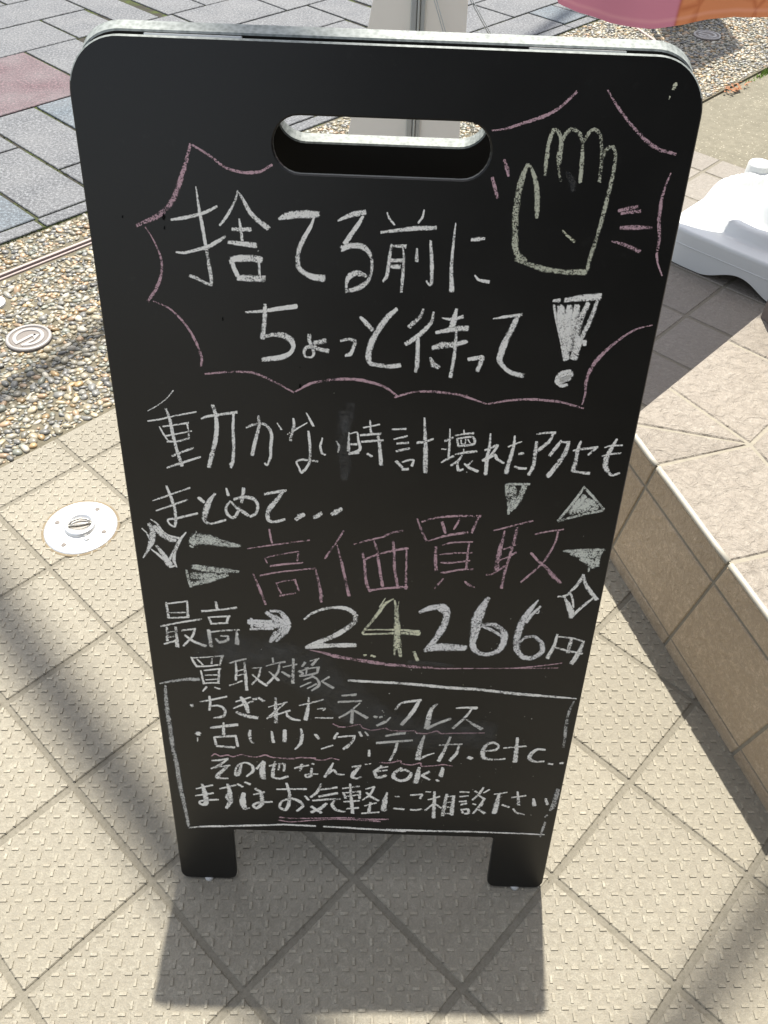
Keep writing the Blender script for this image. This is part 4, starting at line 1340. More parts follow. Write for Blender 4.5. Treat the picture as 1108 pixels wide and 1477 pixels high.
0:1475 2680 34 1597 2703 45 1636 2774 37 1568 2832 41 1480 2789 52 1446 2657 71 1478 2559 61 1598 2535 34 1737 2555 38
0:1851 2924 41 1859 2719 60 1865 2509 72
0:1698 2744 26 1975 2789 37
0:2215 2735 34 2121 2741 41 2053 2662 64 2041 2573 61 2118 2520 42 2226 2532 34
0:2286 2494 31 2342 2486 34
0:2433 2512 42 2472 2514 42
0:-1936 2361 28 -1841 2371 39 -1730 2403 32
0:-1738 2391 32 -1831 2299 39 -1954 2214 29
0:-1946 2221 25 -1834 2257 36 -1715 2283 29
0:-1731 2272 32 -1825 2173 65 -1891 2064 65 -1833 2041 40 -1752 2045 29
0:-1568 2311 32 -1597 2184 61 -1638 2108 62 -1655 2181 36 -1613 2288 36 -1522 2344 32 -1437 2296 43 -1427 2191 47 -1513 2092 33
0:-1288 2376 43 -1381 2236 39
0:-1288 2365 64 -1310 2197 90 -1307 2069 95
0:-1218 2295 32 -1114 2331 39 -1027 2335 46 -1038 2209 39
0:-1142 2382 35 -1169 2224 54 -1174 2097 58 -1093 2068 40 -989 2116 43
0:-1085 2353 35 -1103 2227 32
0:-897 2268 36 -720 2332 32
0:-815 2334 32 -832 2218 43
0:-2176 1831 26 -1961 1911 40
0:-2199 1699 30 -1965 1758 41
0:-2094 1926 37 -2070 1753 74 -2070 1554 72 -2139 1539 42 -2150 1595 34 -2042 1622 38 -1905 1639 38
0:-1869 1845 30 -1663 1924 40
0:-1766 1941 40 -1747 1768 71 -1749 1613 75 -1810 1476 49
0:-1754 1768 41 -1796 1700 45 -1770 1634 45
0:-1639 1947 40 -1575 1896 44
0:-1541 1984 37 -1476 1950 48
0:-1567 1776 56 -1590 1620 94 -1567 1487 76 -1506 1490 34
0:-1440 1756 33 -1296 1810 41
0:-1412 1871 48 -1341 1786 56 -1342 1587 68 -1414 1494 45 -1457 1548 42 -1379 1608 45 -1205 1627 41
0:-1137 1868 29 -950 1881 37 -756 1890 44
0:-1007 1987 36 -974 1803 52 -987 1603 56 -1035 1477 53 -1110 1530 45 -1076 1644 37 -954 1705 45 -850 1654 56 -806 1567 49 -884 1462 42
0:-773 1757 33 -729 1682 37
0:-899 2269 32 -810 2308 36 -715 2325 28
0:-802 2346 32 -827 2219 43
0:-678 2362 35 -652 2353 32
0:-682 2278 39 -695 2140 51 -755 2116 40 -761 2159 32 -680 2173 32 -607 2176 29
0:-409 2385 25 -460 2257 50 -519 2127 43
0:-474 2182 32 -408 2259 39 -357 2188 43 -268 2181 25
0:-561 1997 36 -617 1842 52 -700 1739 37
0:-579 1888 33 -475 1910 40 -363 1941 40
0:-595 1755 41 -475 1794 52 -355 1832 48
0:-678 1674 34 -505 1704 45 -317 1724 37
0:-384 1710 34 -422 1608 53 -369 1509 57 -254 1480 42
0:-497 1627 49 -581 1522 64 -696 1449 53
0:-695 1562 49 -627 1497 53 -566 1443 49
0:-288 1923 29 -73 1976 40
0:-280 1847 33 -249 1738 45
0:-273 1840 26 -64 1878 40
0:-64 1878 33 -69 1746 41
0:-235 1776 30 -85 1812 33
0:-271 1670 34 -68 1702 37
0:-232 1538 34 -81 1561 41
0:-193 2013 36 -174 1730 48 -155 1451 53
0:10 1925 26 120 1974 33
0:120 1974 33 64 1819 37 -26 1715 30
0:19 1860 33 80 1786 44 180 1713 41
0:2 1605 26 151 1668 37
0:76 1675 34 58 1483 53
0:-33 1457 34 194 1490 34
0:287 1873 33 263 1706 78 254 1538 87 291 1539 45
0:387 1800 33 447 1807 33
0:381 1573 34 518 1561 41
0:593 1838 37 739 1859 37
0:740 1853 37 716 1777 34
0:603 1561 38 680 1556 45 751 1580 31
0:784 1912 27 846 1910 24
0:821 1762 24 888 1785 34 968 1829 31
0:897 1917 37 907 1674 55 912 1415 60
0:895 1684 31 798 1555 38
0:923 1685 31 1004 1606 38
0:1055 1874 41 1042 1660 59 1028 1462 63
0:1071 1834 27 1160 1848 31
0:1149 1848 41 1146 1664 59 1145 1488 70
0:1079 1723 24 1141 1730 24
0:1079 1630 31 1141 1633 24
0:1039 1504 31 1151 1509 31
0:1222 1928 34 1339 1927 34
0:1223 1837 31 1338 1860 31
0:1223 1740 31 1319 1758 38
0:1253 1686 38 1325 1714 38
0:1270 1598 38 1289 1526 38
0:1284 1592 35 1353 1602 42 1366 1530 42 1319 1511 38
0:1518 2025 30 1469 1892 47 1396 1784 31
0:1416 1950 34 1445 1927 30
0:1597 1988 30 1528 1925 27
0:1456 1882 31 1553 1805 38
0:1546 1805 38 1508 1691 48 1426 1522 35
0:1409 1711 31 1446 1692 31
0:1540 1723 27 1517 1671 34
0:1488 1608 38 1579 1533 49
0:1667 1905 24 1754 1925 30 1827 1949 27
0:1729 1904 41 1718 1741 76 1703 1545 70
0:1791 1708 41 1886 1667 38
0:1897 1851 31 2074 1896 34
0:1962 1965 30 2005 1714 58
0:1940 1639 31 2002 1559 42 2103 1536 35
0:2183 1844 34 2207 1713 59
0:2338 1851 37 2376 1741 58
4:2473 2038 50 2468 1878 89 2456 1714 83 2426 1630 49''',
'wavy': '''1:-417 3064 23 -332 3019 24 -233 3023 20 -93 3069 20 -49 3012 27 65 2978 20 216 3018 20
1:224 3023 25 287 2984 26 440 2980 22 577 2992 22 610 2956 26 733 2950 26 852 2998 26 916 2959 26 1099 2973 22 1435 2992 22''',
'wavyc': '''1:174 2423 27 292 2417 27 432 2464 27 450 2413 27 577 2396 27 685 2435 27 704 2379 27 861 2393 27 969 2420 27 1089 2397 19''',
'wavyb': '''1:-1935 2439 21 -1891 2482 25 -1821 2445 25 -1733 2469 25 -1662 2441 25 -1558 2487 25 -1487 2459 28 -1372 2448 28 -1261 2490 28 -1169 2453 32 -937 2439 32 -791 2470 25 -635 2452 25
1:-793 2460 25 -634 2468 21 -634 2437 25 -532 2431 25 -445 2470 25 -336 2446 21''',
'wavyd': '''1:-1118 1331 31 -919 1317 27 -536 1342 27 -230 1363 34 46 1346 34 321 1356 27
1:-1135 1275 23 -967 1246 27 -690 1289 27 -383 1326 31 -77 1329 42 215 1308 35''',
'drip': '''5:-337 7211 82 -320 7077 130 -329 6825 146 -298 6632 136 -308 6474 75
5:-248 7287 104 -290 7114 142 -311 6977 72
5:1508 9433 56 1561 9367 70 1578 9299 43
8:-1871 8997 9 -1871 8966 32 -1874 8940 21
8:-1873 8888 9 -1875 8865 18
8:-1425 8105 10 -1427 8072 19
8:-732 7658 10 -732 7644 17
8:-735 7477 14 -736 7442 27
8:-2223 8962 9 -2225 8945 12
5:-1847 4242 464 -823 3973 668 258 3018 617 1451 2953 517''',
}


RIB = {}


def ribbon(mb, pts, mat, z):
    """a chalk stroke: centre line with widths -> three-vertex-wide band, edge = 1 at its border"""
    P = np.array(pts, float)
    if len(P) == 1: P = np.vstack([P, P + [0.4, 0.1, 0]])
    # smooth and resample
    ext = [2 * P[0] - P[1]] + list(P) + [2 * P[-1] - P[-2]]
    Q = []
    for k in range(1, len(ext) - 2):
        p0, p1, p2, p3 = ext[k - 1], ext[k], ext[k + 1], ext[k + 2]
        v1, v2 = (p1 - p0)[:2], (p2 - p1)[:2]
        n = max(2, int(np.hypot(*v2) / 12))
        for s in range(n):
            t_ = s / n
            a = 0.5 * ((2 * p1) + (-p0 + p2) * t_ + (2 * p0 - 5 * p1 + 4 * p2 - p3) * t_ ** 2 + (-p0 + 3 * p1 - 3 * p2 + p3) * t_ ** 3)
            l_ = p1 + (p2 - p1) * t_
            w_ = 0.75
            Q.append(np.r_[a[:2] * w_ + l_[:2] * (1 - w_), max(5.0, l_[2])])
    Q.append(P[-1])
    Q = np.array(Q)
    D = np.gradient(Q[:, :2], axis=0)
    D /= np.maximum(np.linalg.norm(D, axis=1), 1e-6)[:, None]
    h0, h1 = Q[0, 2] * 0.28, Q[-1, 2] * 0.28
    Q = np.vstack([np.r_[Q[0, :2] - D[0] * h0, Q[0, 2] * 0.8], Q, np.r_[Q[-1, :2] + D[-1] * h1, Q[-1, 2] * 0.8]])
    D = np.vstack([D[0], D, D[-1]])
    N = np.c_[-D[:, 1], D[:, 0]]
    n = len(Q)
    S = 1e-4
    b = len(mb['v'])
    for k in range(n):
        w = Q[k, 2] * 0.51
        endk = 1.0 if k in (0, n - 1) else 0.0
        for s, e in ((-1, 1.0), (-0.45, 0.45), (0.45, 0.45), (1, 1.0)):
            q = (Q[k, :2] + N[k] * w * s) * S
            mb['v'].append((q[0], q[1], z)); mb['e'].append(max(e, endk))
    for k in range(n - 1):
        for s in range(3):
            mb['f'].append((b + 4 * k + s, b + 4 * k + s + 1, b + 4 * k + 5 + s, b + 4 * k + 4 + s)); mb['m'].append(mat)


def chalk_part(name, label=None):
    if (name, label) not in RIB: RIB[(name, label)] = dict(v=[], e=[], f=[], m=[])
    return RIB[(name, label)]


zi = 0
rs = random.Random(5)
for key, txt in CHALK.items():
    for line in txt.strip().split('\n'):
        c, w = line.split(':')
        a = [int(q) for q in w.split()]
        pts = [a[k:k + 3] for k in range(0, len(a), 3)]
        u, v = pts[0][0], pts[0][1]
        if key == 'heading': pn = ('chalk_lettering', 'large white two-line heading')
        elif key == 'line': pn = ('chalk_lettering', 'long white line of writing under the bubble')
        elif key == 'lineb': pn = ('chalk_lettering', 'short white line ending in three dots')
        elif key == 'linec': pn = ('chalk_lettering', 'two white characters before the arrow')
        elif key == 'pinktext': pn = ('chalk_lettering', 'pink line of large characters')
        elif key == 'price': pn = ('chalk_price', None)
        elif key == 'small': pn = ('chalk_lettering', 'small white lines inside the chalk frame')
        elif key == 'hand': pn = ('chalk_hand', None)
        elif key == 'burst': pn = ('chalk_speech_bubble', 'jagged pink outline round the heading')
        elif key == 'burstb': pn = ('chalk_speech_bubble', 'pink arcs above and beside the hand')
        elif key == 'sparkle': pn = ('chalk_sparkle', 'sparkle at the left edge' if u < 0 else 'sparkle at the right edge')
        elif key == 'mark':
            q = 0 if u < -500 and v > 5050 else 1 if u < -500 else 2 if u < 1400 and v > 5600 else 3 if v > 5300 else 4
            pn = ('chalk_triangle', ('upper left wedge', 'lower left wedge', 'small downward triangle', 'upward triangle', 'sideways triangle')[q])
        elif key == 'arrow': pn = ('chalk_arrow', None)
        elif key == 'underline': pn = ('chalk_underline', 'pink underline below the price')
        elif key == 'wavy': pn = ('chalk_underline', 'pink wavy underline, upper')
        elif key == 'wavyb': pn = ('chalk_underline', 'pink wavy underline, lower left')
        elif key == 'wavyc': pn = ('chalk_underline', 'pink wavy underline, lower right')
        elif key == 'wavyd': pn = ('chalk_underline', 'double pink underline in the last line')
        elif key == 'drip': pn = ('dust_mark', None)
        elif key == 'boxb': pn = ('chalk_frame', 'upper right corner of the chalk frame')
        else: pn = ('chalk_frame', 'left and lower sides of the chalk frame')
        zi += 1
        ribbon(chalk_part(*pn), pts, int(c), 0.00012 + zi * 0.0000009)
# loose chalk dust flecks on the lower half
dm = chalk_part('dust_mark', None)
for k in range(150):
    u = rs.uniform(-0.2, 0.22); v = abs(rs.gauss(0.2, 0.17)) + 0.11
    if v > 0.93: continue
    if u < 0 and rs.random() < 0.6: continue
    s = rs.choice((3, 4, 5, 6, 9)) * 1.0
    zi += 1
    ribbon(dm, [(u * 1e4, v * 1e4, s), (u * 1e4 + rs.uniform(-8, 8), v * 1e4 + rs.uniform(2, 10), s)], rs.choice((0, 0, 4, 2)), 0.00012 + zi * 0.0000009)
for (name, label), mb in RIB.items():
    me = bpy.data.meshes.new(name)
    me.from_pydata(mb['v'], [], mb['f'])
    for m_ in m_chalk: me.materials.append(m_)
    me.polygons.foreach_set('material_index', mb['m'])
    at = me.attributes.new('edge', 'FLOAT', 'POINT'); at.data.foreach_set('value', mb['e'])
    me.update()
    ob = bpy.data.objects.new(name, me); COL.objects.link(ob)
    ob.parent = board; ob.matrix_local = MF
    if label: ob['label'] = label
    if name == 'dust_mark': ob['kind'] = 'stuff'

# ------------------------------------------------------------------ tiled step on the right
SH = 0.276
dS = Vector((0.264, -0.9645)).normalized()           # along the front edge, towards the viewer
E0 = Vector((0.759, 0.632))                          # a point of the top front edge
BKd = Vector((0.715, 0.699)).normalized()            # along the back edge
B0 = Vector((0.790, 0.713))


def isect(p, d, q, e):
    det = d.x * (-e.y) + e.x * d.y
    w = q - p
    s = (w.x * (-e.y) + e.x * w.y) / det
    return p + d * s


C0 = isect(E0, dS, B0, BKd)                          # the corner behind the board
step = thing('tiled_step', (C0.x, C0.y, 0), 'raised step clad in riven beige tiles at the right of the board', 'step')
L = lambda p_: (p_[0] - C0.x, p_[1] - C0.y)
q1 = C0 + dS * 1.35; q2 = q1 + Vector((2.0, 0.6)); q3 = C0 + BKd * 2.4
body = MB()
TH = 0.009
ins = inset([L(C0), L(q1), L(q2), L(q3)], 0.0032)
body.add([(x, y, 0.0) for x, y in ins] + [(x, y, SH - 0.0024) for x, y in ins], [(4, 5, 6, 7), (0, 1, 5, 4), (1, 2, 6, 5), (2, 3, 7, 6), (3, 0, 4, 7)])
body.build('core', m_stepgrout, step)
top = MB()
fan = Vector((0.955, 0.617))
J1 = Vector((0.773, 0.561)); J2 = Vector((0.818, 0.349)); BJ1 = Vector((0.853, 0.772)); BJ2 = Vector((1.005, 0.922)); FA = Vector((0.774, 0.671))
BJ1e = Vector((0.974, 0.606))
GT = 0.0022


def ttile(pts, tint):
    pts = [L(p_) for p_ in pts]
    ar = sum(pts[k - 1][0] * pts[k][1] - pts[k][0] * pts[k - 1][1] for k in range(len(pts)))
    if ar < 0: pts = pts[::-1]
    top.slab(inset(pts, GT), SH - TH, SH + random.uniform(-0.0005, 0.0005), 0.0034, tint=tint)


edge_pt = lambda p_: C0 + dS * (Vector(p_) - C0).dot(dS)
back_pt = lambda p_: C0 + BKd * (Vector(p_) - C0).dot(BKd)
J1, J2 = edge_pt(J1), edge_pt(J2)
BJ1, BJ2 = back_pt(BJ1), back_pt(BJ2)
FAc = isect(FA, (fan - FA), E0, dS) if (FA - C0).dot(BKd) < 0.01 else FA
FAc = back_pt(FA)
nrm = Vector((-dS.y, dS.x)).normalized()             # into the step from the front edge
if nrm.x < 0: nrm = -nrm
ttile([C0, J1, fan], 0.45)
ttile([C0, fan, BJ1e, BJ1], 0.75) if False else (ttile([C0, fan, BJ1], 0.7))
step_len = (J2 - J1).length
depth = 0.205
inn1 = fan
kk = 0
pa, ia = J1, fan
while kk < 5:
    pb_ = pa + dS * step_len
    ib = ia + dS * step_len if kk else J2 + nrm * ((fan - J1).dot(nrm))
    ttile([pa, pb_, ib, ia], random.uniform(0.3, 0.9))
    pa, ia = pb_, ib; kk += 1
nb = Vector((BKd.y, -BKd.x)).normalized()
pa, ia = BJ1, fan
for k in range(9):
    pb_ = pa + BKd * (BJ2 - BJ1).length
    ib = pb_ + nb * ((fan - BJ1).dot(nb))
    ttile([pa, ia, ib, pb_], random.uniform(0.3, 0.9))
    pa, ia = pb_, ib
# field behind the two borders
for a in range(7):
    for b in range(7):
        p00 = fan + dS * (0.21 * a) + BKd * (0.21 * b)
        ttile([p00, p00 + dS * 0.21, p00 + dS * 0.21 + BKd * 0.21, p00 + BKd * 0.21], random.uniform(0.3, 0.9))
top.build('top_tiles', m_step, step)
nose = MB()
m_nose = simple('glazed_nosing', (0.40, 0.375, 0.315), 0.28, nscale=90, nvar=0.08, bump=0.05, spec=0.6)
s1 = (J1 - C0).dot(dS)
for k in range(-1, 5):
    a0, a1 = (0.003 if k == -1 else s1 + step_len * k + 0.003), s1 + step_len * (k + 1) - 0.003
    pts = []
    for q in range(7):
        p_ = C0 + dS * (a0 + (a1 - a0) * q / 6) + nrm * 0.0042
        pts.append((p_.x - C0.x, p_.y - C0.y, SH - 0.0046 + random.uniform(-0.0002, 0.0002)))
    nose.tube(pts, 0.0052, 12)
nose.build('nosing', m_nose, step, True)
# side tiles on the front face, two courses and a nosing strip
side = MB()
nout = -nrm
s1 = (J1 - C0).dot(dS)


def face_map(s, z, d):
    sk = -0.16 * (SH - z)                         # the joints lean a little
    p_ = C0 + dS * (s + sk) + nout * (d - 0.010)
    return (p_.x - C0.x, p_.y - C0.y, z)


for k in range(-1, 5):
    a0, a1 = s1 + step_len * (k), s1 + step_len * (k + 1)
    if k == -1: a0 = 0.0
    for (z0, z1) in ((0.219, SH - TH - 0.0005), (0.030, 0.213), (-0.002, 0.0255)):
        poly = [(a0 + 0.0028, z0), (a1 - 0.0028, z0), (a1 - 0.0028, z1), (a0 + 0.0028, z1)]
        side.slab(poly, 0.0, 0.009, 0.0014, tint=random.uniform(0.25, 0.9), f=lambda s, z, d: face_map(s, z, d))
side.build('side_tiles', m_stepside, step)
# back face tiles
bk = MB()
nbk = -nb
for k in range(0, 10):
    a0, a1 = 0.21 * k, 0.21 * (k + 1)
    for (z0, z1) in ((0.030, 0.213), (0.219, SH - TH - 0.0005)):
        poly = [(a0 + 0.0028, z0), (a0 + 0.0028, z1), (a1 - 0.0028, z1), (a1 - 0.0028, z0)]
        bk.slab(poly, 0.0, 0.009, 0.0014, tint=random.uniform(0.25, 0.9), f=lambda s, z, d: tuple((BKd * s + nbk * (d - 0.010))) + (z,))
bk.build('back_tiles', m_stepside, step)

# low rendered pillar standing on the step's back corner
pp = Vector((1.098, 1.000))
d1 = Vector((0.30, -0.95)).normalized()
b = MB()
a_ = Vector((0.33, -0.94)).normalized(); c_ = Vector((0.94, 0.33)).normalized()
q = [(0, 0), tuple(a_ * 0.34), tuple(a_ * 0.34 + c_ * 0.3), tuple(c_ * 0.3)]
b.slab(q, 0.0, 0.125, 0.006)
o = b.build('edging_block', m_pillar, None, False, (pp.x, pp.y, SH + 0.0006))
tag(o, 'dark rough block on the back corner of the tiled step', 'block')

# ------------------------------------------------------------------ white banner base
def banner_base(ci, cj, label, rotz=rad(-45)):
    x, y = XY(ci, cj)
    t = thing('water_weight', (x, y, 0), label, 'banner weight', None, rotz)
    b = MB()
    HW = 0.25; n = 128
    per = []
    for k in range(n):
        a = 2 * math.pi * k / n
        c, s = math.cos(a), math.sin(a)
        e = 9.0
        r = HW / ((abs(c) ** e + abs(s) ** e) ** (1 / e))
        per.append((r * c, r * s))
    H0 = 0.102

    def height(px, py):
        r = math.hypot(px + 0.03, py - 0.03)
        z = H0
        # raised ring
        sm = lambda a, b_, v: max(0.0, min(1.0, (v - a) / (b_ - a))) ** 2 * (3 - 2 * max(0.0, min(1.0, (v - a) / (b_ - a))))
        z += 0.034 * sm(0.232, 0.212, r)
        z -= 0.040 * sm(0.192, 0.160, r)
        z += 0.075 * sm(0.118, 0.070, r)
        return z
    rings = [1.0, 0.992, 0.975] + [0.975 - 0.975 * k / 34 for k in range(1, 34)] + [0.015]
    idx = []
    vs = []
    # wall: bottom with shallow arches, then top
    for zlev in (0, 1):
        row = []
        for (px, py) in per:
            if zlev == 0:
                u = px if abs(py) > abs(px) else py
                zz = 0.003 + 0.036 * (0.5 + 0.5 * math.cos(math.pi * max(-1, min(1, u / 0.115))))
                row.append(len(vs)); vs.append((px, py, zz))
            else:
                row.append(len(vs)); vs.append((px * 0.995, py * 0.995, H0 - 0.010))
        idx.append(row)
    for kr, rr in enumerate(rings):
        row = []
        for (px, py) in per:
            z = height(px * rr, py * rr)
            if kr == 0: z = H0 - 0.0035
            row.append(len(vs)); vs.append((px * rr * (0.990 if kr == 0 else 0.985), py * rr * (0.990 if kr == 0 else 0.985), z))
        idx.append(row)
    fs = []
    for a, c in zip(idx[:-1], idx[1:]):
        for k in range(n):
            q = (k + 1) % n
            fs.append((a[k], a[q], c[q], c[k]))
    fs.append(tuple(idx[-1]))
    b.add(vs, fs)
    b.build('tank', m_white, t, True)
    sm_ = MB()
    ring_ = [(px * 0.9985, py * 0.9985, 0.062) for px, py in per] + [(per[0][0] * 0.9985, per[0][1] * 0.9985, 0.062)]
    sm_.tube(ring_, 0.0011, 6, cap=False); sm_.build('mould_seam', m_white, t, True)
    d = MB(); d.lathe([(0.040, 0.096), (0.036, 0.118), (0.034, 0.150), (0.031, 0.1545), (0.020, 0.1555), (0.018, 0.152), (0.0, 0.152)], (-0.198, 0.182, 0), 32); d.build('filler_cap', m_white, t, True)
    d = MB(); d.lathe([(0.026, 0.12), (0.024, 0.175), (0.020, 0.178), (0.0165, 0.178), (0.0165, 0.13)], (-0.05, 0.05, 0), 32); d.build('pole_socket', m_white, t, True)
    d = MB(); d.lathe([(0.017, 0.14), (0.015, 0.151), (0.0, 0.153)], (-0.115, 0.075, 0), 24); d.build('lock_knob', m_white, t, True)
    return t


BASE = (-0.86, 11.36)
banner_base(*BASE, 'white plastic water-filled banner base behind the tiled step at the right')


# ------------------------------------------------------------------ banners
def banner(loc, dirx, hem, length, label, z_hem, top_z, width):
    """pole with a top arm and a hanging printed cloth; dirx = horizontal direction the cloth extends"""
    t = thing('banner', loc, label, 'banner')
    d = Vector(dirx).normalized(); nn = d.cross(Vector((0, 0, 1)))
    b = MB(); b.tube([(0, 0, 0.135), (0, 0, 1.3), (0, 0, top_z + 0.05)], [0.013, 0.0125, 0.009], 14); b.build('pole', m_white, t, True)
    b = MB(); b.tube([Vector((0, 0, top_z + 0.012)), d * (width + 0.03) + Vector((0, 0, top_z + 0.02))], 0.005, 8); b.build('arm', m_white, t, True)
    b = MB()
    nu, nv = 60, 40
    vs = []; uvs = []; fs = []
    for a in range(nu + 1):
        u = a / nu
        s = 0.02 + u * width
        zb = hem(s)
        for c in range(nv + 1):
            w = c / nv
            z = zb + (top_z - zb) * w
            ripple = (0.022 * math.sin(9.0 * s + 1.0) + 0.012 * math.sin(21 * s)) * (1 - w) ** 0.8
            vs.append(tuple(d * s + nn * ripple + Vector((0, 0, z)))); uvs.append((1 - u, w * 1.0))
    for a in range(nu):
        for c in range(nv):
            k = a * (nv + 1) + c
            fs.append((k, k + nv + 1, k + nv + 2, k + 1))
    b.add(vs, fs)
    o = b.build('cloth', m_cloth, t, True)
    ul = o.data.uv_layers.new(name='UVMap')
    flat = []
    for l_ in o.data.loops: flat += uvs[l_.vertex_index]
    ul.data.foreach_set('uv', flat)
    return t


bx, by = XY(*BASE)


def hem1(s):
    tab = [(0.0, 0.576), (0.132, 0.576), (0.2, 0.572), (0.279, 0.564), (0.342, 0.548), (0.398, 0.528), (0.466, 0.512), (0.584, 0.505), (0.679, 0.508), (0.733, 0.521), (0.754, 0.551), (0.794, 0.651)]
    for (a, za), (b, zb) in zip(tab[:-1], tab[1:]):
        if s <= b: return za + (zb - za) * (s - a) / (b - a)
    return tab[-1][1]


p1 = Vector((1.485, 1.796)); dd = Vector((-1, 0.45)).normalized()
s0 = 0.0
banner((p1.x, p1.y, 0), (dd.x, dd.y, 0), lambda s: hem1(s + s0), 1.5, 'pink and orange printed banner hanging on a pole over the white base', 0.55, 2.42, 0.739 - s0)
fx, fy = XY(-8.36, 20.35); fx -= 0.0707  # second banner, out of view, added to cast shade on the far pebbles
banner_base(-8.36, 20.35, 'unseen white base under the banner added to shade the far pebbles', rad(45))
banner((fx, fy, 0), (0.7071, 0.7071, 0), lambda s: 0.62 + 0.02 * math.sin(7 * s), 1.5, 'unseen tall banner added to cast the shadow on the far pebbles', 0.6, 2.17, 0.52)

# ------------------------------------------------------------------ sign stand seen past the top edge
t = thing('sign_stand', (0.45, 2.23, 0), 'back of a white sign panel with grey pole and wire legs beyond the board', 'sign stand')
an = rad(14)


def sp(x, h, d=0.0):                                # point on the leaning panel, d towards the viewer
    return (x - 0.45, math.sin(an) * h - math.cos(an) * d - 0.01, math.cos(an) * h + math.sin(an) * d)


b = MB()
q = [(0.235, 0.02), (0.606, 0.02), (0.602, 1.0), (0.43, 1.0)]
b.slab(q, -0.006, 0.0, 0.001, f=lambda x, h, d: sp(x, h, d))
b.build('panel', m_panel, t)
b = MB()
for (a, c, dz) in ((0.434, 0.452, 0.012), (0.4545, 0.4605, 0.016), (0.463, 0.477, 0.010)):
    b.slab([(a, 0.0), (c, 0.0), (c + 0.006, 1.05), (a + 0.006, 1.05)], 0.0005, dz, 0.002, f=lambda x, h, d: sp(x, h, d))
b.build('pole', m_alu, t)
for (xa, xb) in ((0.40, 0.69), (0.42, 0.955)):
    for off in (0.0, 0.007):
        b = MB(); b.tube([sp(xa + off, 0.74, 0.03), sp((xa + xb) / 2 + off, 0.37, 0.028), sp(xb + off, 0.003, 0.026)], 0.0016, 6); b.build('leg', m_alu, t, True)
b = MB(); b.slab([(-0.21, -0.05), (0.16, -0.05), (0.16, 0.09), (-0.21, 0.09)], 0.0, 0.016, 0.004); b.build('foot_plate', m_alu, t)

# ------------------------------------------------------------------ overhead cables added out of view to cast the blurred shadow bands
def cable(x, y, dx, dy, h, r, label):
    s = h / sun_dir.z
    c = Vector((x, y, 0)) + Vector(sun_dir) * s
    d = Vector((dx, dy, 0)).normalized()
    b = MB()
    b.tube([c - d * 14, c - d * 5, c, c + d * 5, c + d * 14], r, 10)
    o = b.build('shadow_cable', m_cable, None, True)
    tag(o, label, 'cable')


cable(-0.149, 0.238, 0.356, -0.415, 8.0, 0.046, 'unseen overhead cable added to shadow the tiles left of the board')
cable(0.80, -0.10, -0.177, -0.158, 7.5, 0.028, 'unseen overhead cable added to shadow the tiles right of the board')
cable(-0.44, 1.18, 0.16, 0.257, 7.0, 0.030, 'unseen overhead cable added to shadow the pebble strip')

# ------------------------------------------------------------------ unseen shop added behind the viewer to darken the board's reflection
sx, sy = XY(9.2, 2.0)
shop = thing('unseen_shopfront', (sx, sy, 0), 'unseen dark glazed shop facade added to darken the board reflection', 'unseen_shopfront', None, rad(45))
m_frame = simple('shop_frame', (0.035, 0.032, 0.03), 0.5, bump=0.0)
m_glass = simple('dark_glass', (0.012, 0.013, 0.014), 0.08, bump=0.0, spec=0.5)
m_wall = simple('shop_wall', (0.045, 0.038, 0.033), 0.8, nscale=40, bump=0.3)
b = MB(); b.box((0.3, -0.1, 0.16), (5.4, 0.2, 0.32)); b.build('plinth', m_wall, shop)
b = MB(); b.box((0.3, -0.1, 2.36), (5.4, 0.24, 0.36)); b.build('fascia', m_wall, shop)
for k in range(6):
    b = MB(); b.box((-2.4 + k * 1.08, -0.1, 1.25), (0.09, 0.18, 1.86)); b.build('mullion', m_frame, shop)
for k in range(5):
    b = MB(); b.box((-1.86 + k * 1.08, -0.12, 1.25), (0.985, 0.012, 1.86)); b.build('window', m_glass, shop)

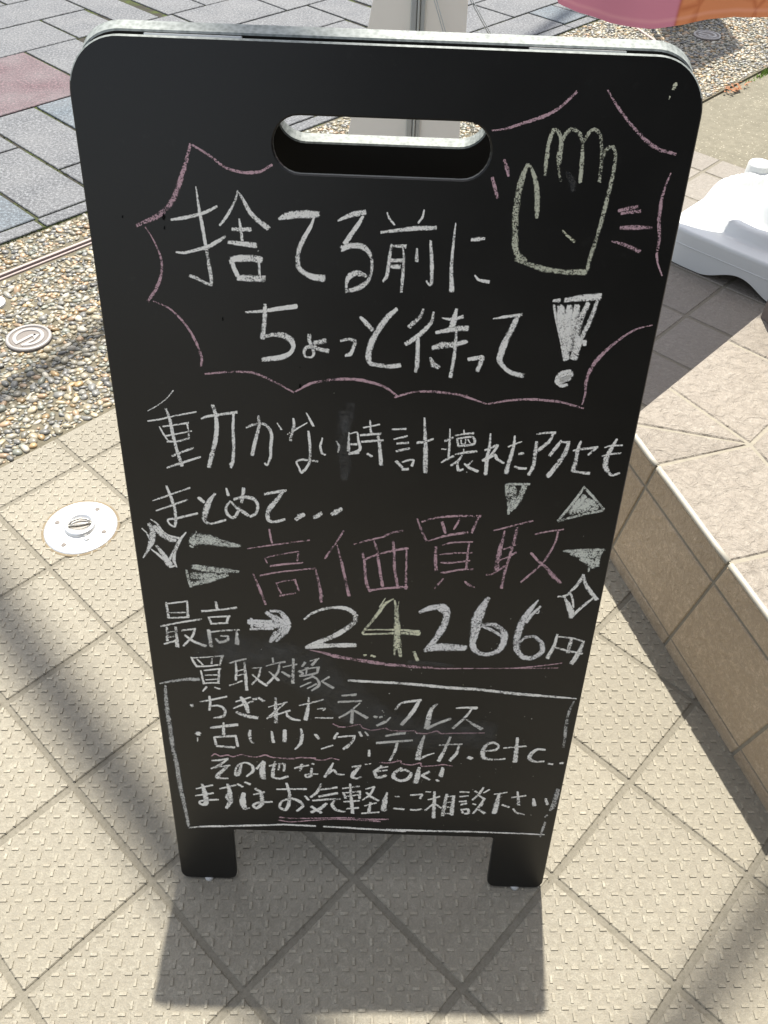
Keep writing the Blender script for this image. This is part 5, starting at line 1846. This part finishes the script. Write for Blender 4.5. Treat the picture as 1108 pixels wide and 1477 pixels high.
# ------------------------------------------------------------------ leaf litter and weeds
lf = MB()
rl = random.Random(3)
for k in range(46):
    x = 1.745 + rl.gauss(0, 0.03); y = 3.035 + (x - 1.745) * 0.9 + rl.gauss(0, 0.016)
    if IJ(x, y)[0] < -4.55: x += 0.03; y -= 0.03
    r = rl.uniform(0.006, 0.014); a = rl.uniform(0, 6.28); tl = rl.uniform(-0.7, 0.7)
    z = -0.006 + rl.uniform(0, 0.012)
    u = Vector((math.cos(a), math.sin(a), tl * 0.6)); w = Vector((-math.sin(a), math.cos(a), rl.uniform(-0.4, 0.4)))
    c = Vector((x, y, z))
    lf.add([c - u * r, c - u * r * 0.2 - w * r * 0.42, c + u * r, c - u * r * 0.2 + w * r * 0.42, c + Vector((0, 0, r * 0.25))], [(0, 1, 4), (1, 2, 4), (2, 3, 4), (3, 0, 4)])
tag(lf.build('leaf_litter', m_leaf), 'dry brown leaf litter in the gutter at the pebble edge', 'leaf litter', kind='stuff')
wd = MB()
for k in range(160):
    x = 1.98 + rl.gauss(0, 0.045); y = x + 1.262 + rl.gauss(0, 0.012)
    h = rl.uniform(0.006, 0.022); a = rl.uniform(0, 6.28); r = rl.uniform(0.002, 0.005)
    c = Vector((x, y, -0.012))
    wd.add([c + Vector((math.cos(a) * r, math.sin(a) * r, 0)), c - Vector((math.cos(a) * r, math.sin(a) * r, 0)), c + Vector((rl.gauss(0, 0.008), rl.gauss(0, 0.008), h))], [(0, 1, 2)])
tag(wd.build('weeds', m_green), 'small green weeds growing along the pebble edge', 'weeds', kind='stuff')

# ------------------------------------------------------------------ grit and sand on the tiles, a few stray stones by the pebble strip
gr = MB()
rg_ = random.Random(21)
for k in range(900):
    near = k < 420
    if near: ci, cj = I_EDGE + abs(rg_.gauss(0, 0.22)), rg_.uniform(-1, 6)
    elif k < 640: ci, cj = rg_.randint(-4, 4) + rg_.gauss(0, 0.02), rg_.uniform(-2, 6)
    else: ci, cj = rg_.uniform(-4.5, 5), rg_.uniform(-3, 6)
    x, y = XY(ci, cj)
    r = rg_.uniform(0.0004, 0.0012) * (1.7 if near and rg_.random() < 0.25 else 1)
    a = rg_.uniform(0, 6.28)
    base = [(x + r * math.cos(a + q * 1.571) * rg_.uniform(0.7, 1.2), y + r * math.sin(a + q * 1.571) * rg_.uniform(0.7, 1.2), 0.0004) for q in range(4)]
    gr.add(base + [(x + rg_.gauss(0, r * 0.2), y + rg_.gauss(0, r * 0.2), 0.0004 + r * rg_.uniform(0.6, 1.2))], [(0, 1, 4), (1, 2, 4), (2, 3, 4), (3, 0, 4)])
tag(gr.build('grit', simple('grit', (0.20, 0.165, 0.115), 0.9, nscale=30, nvar=0.7, bump=0)), 'fine grit and sand scattered over the tiles and joints', 'grit', kind='stuff')
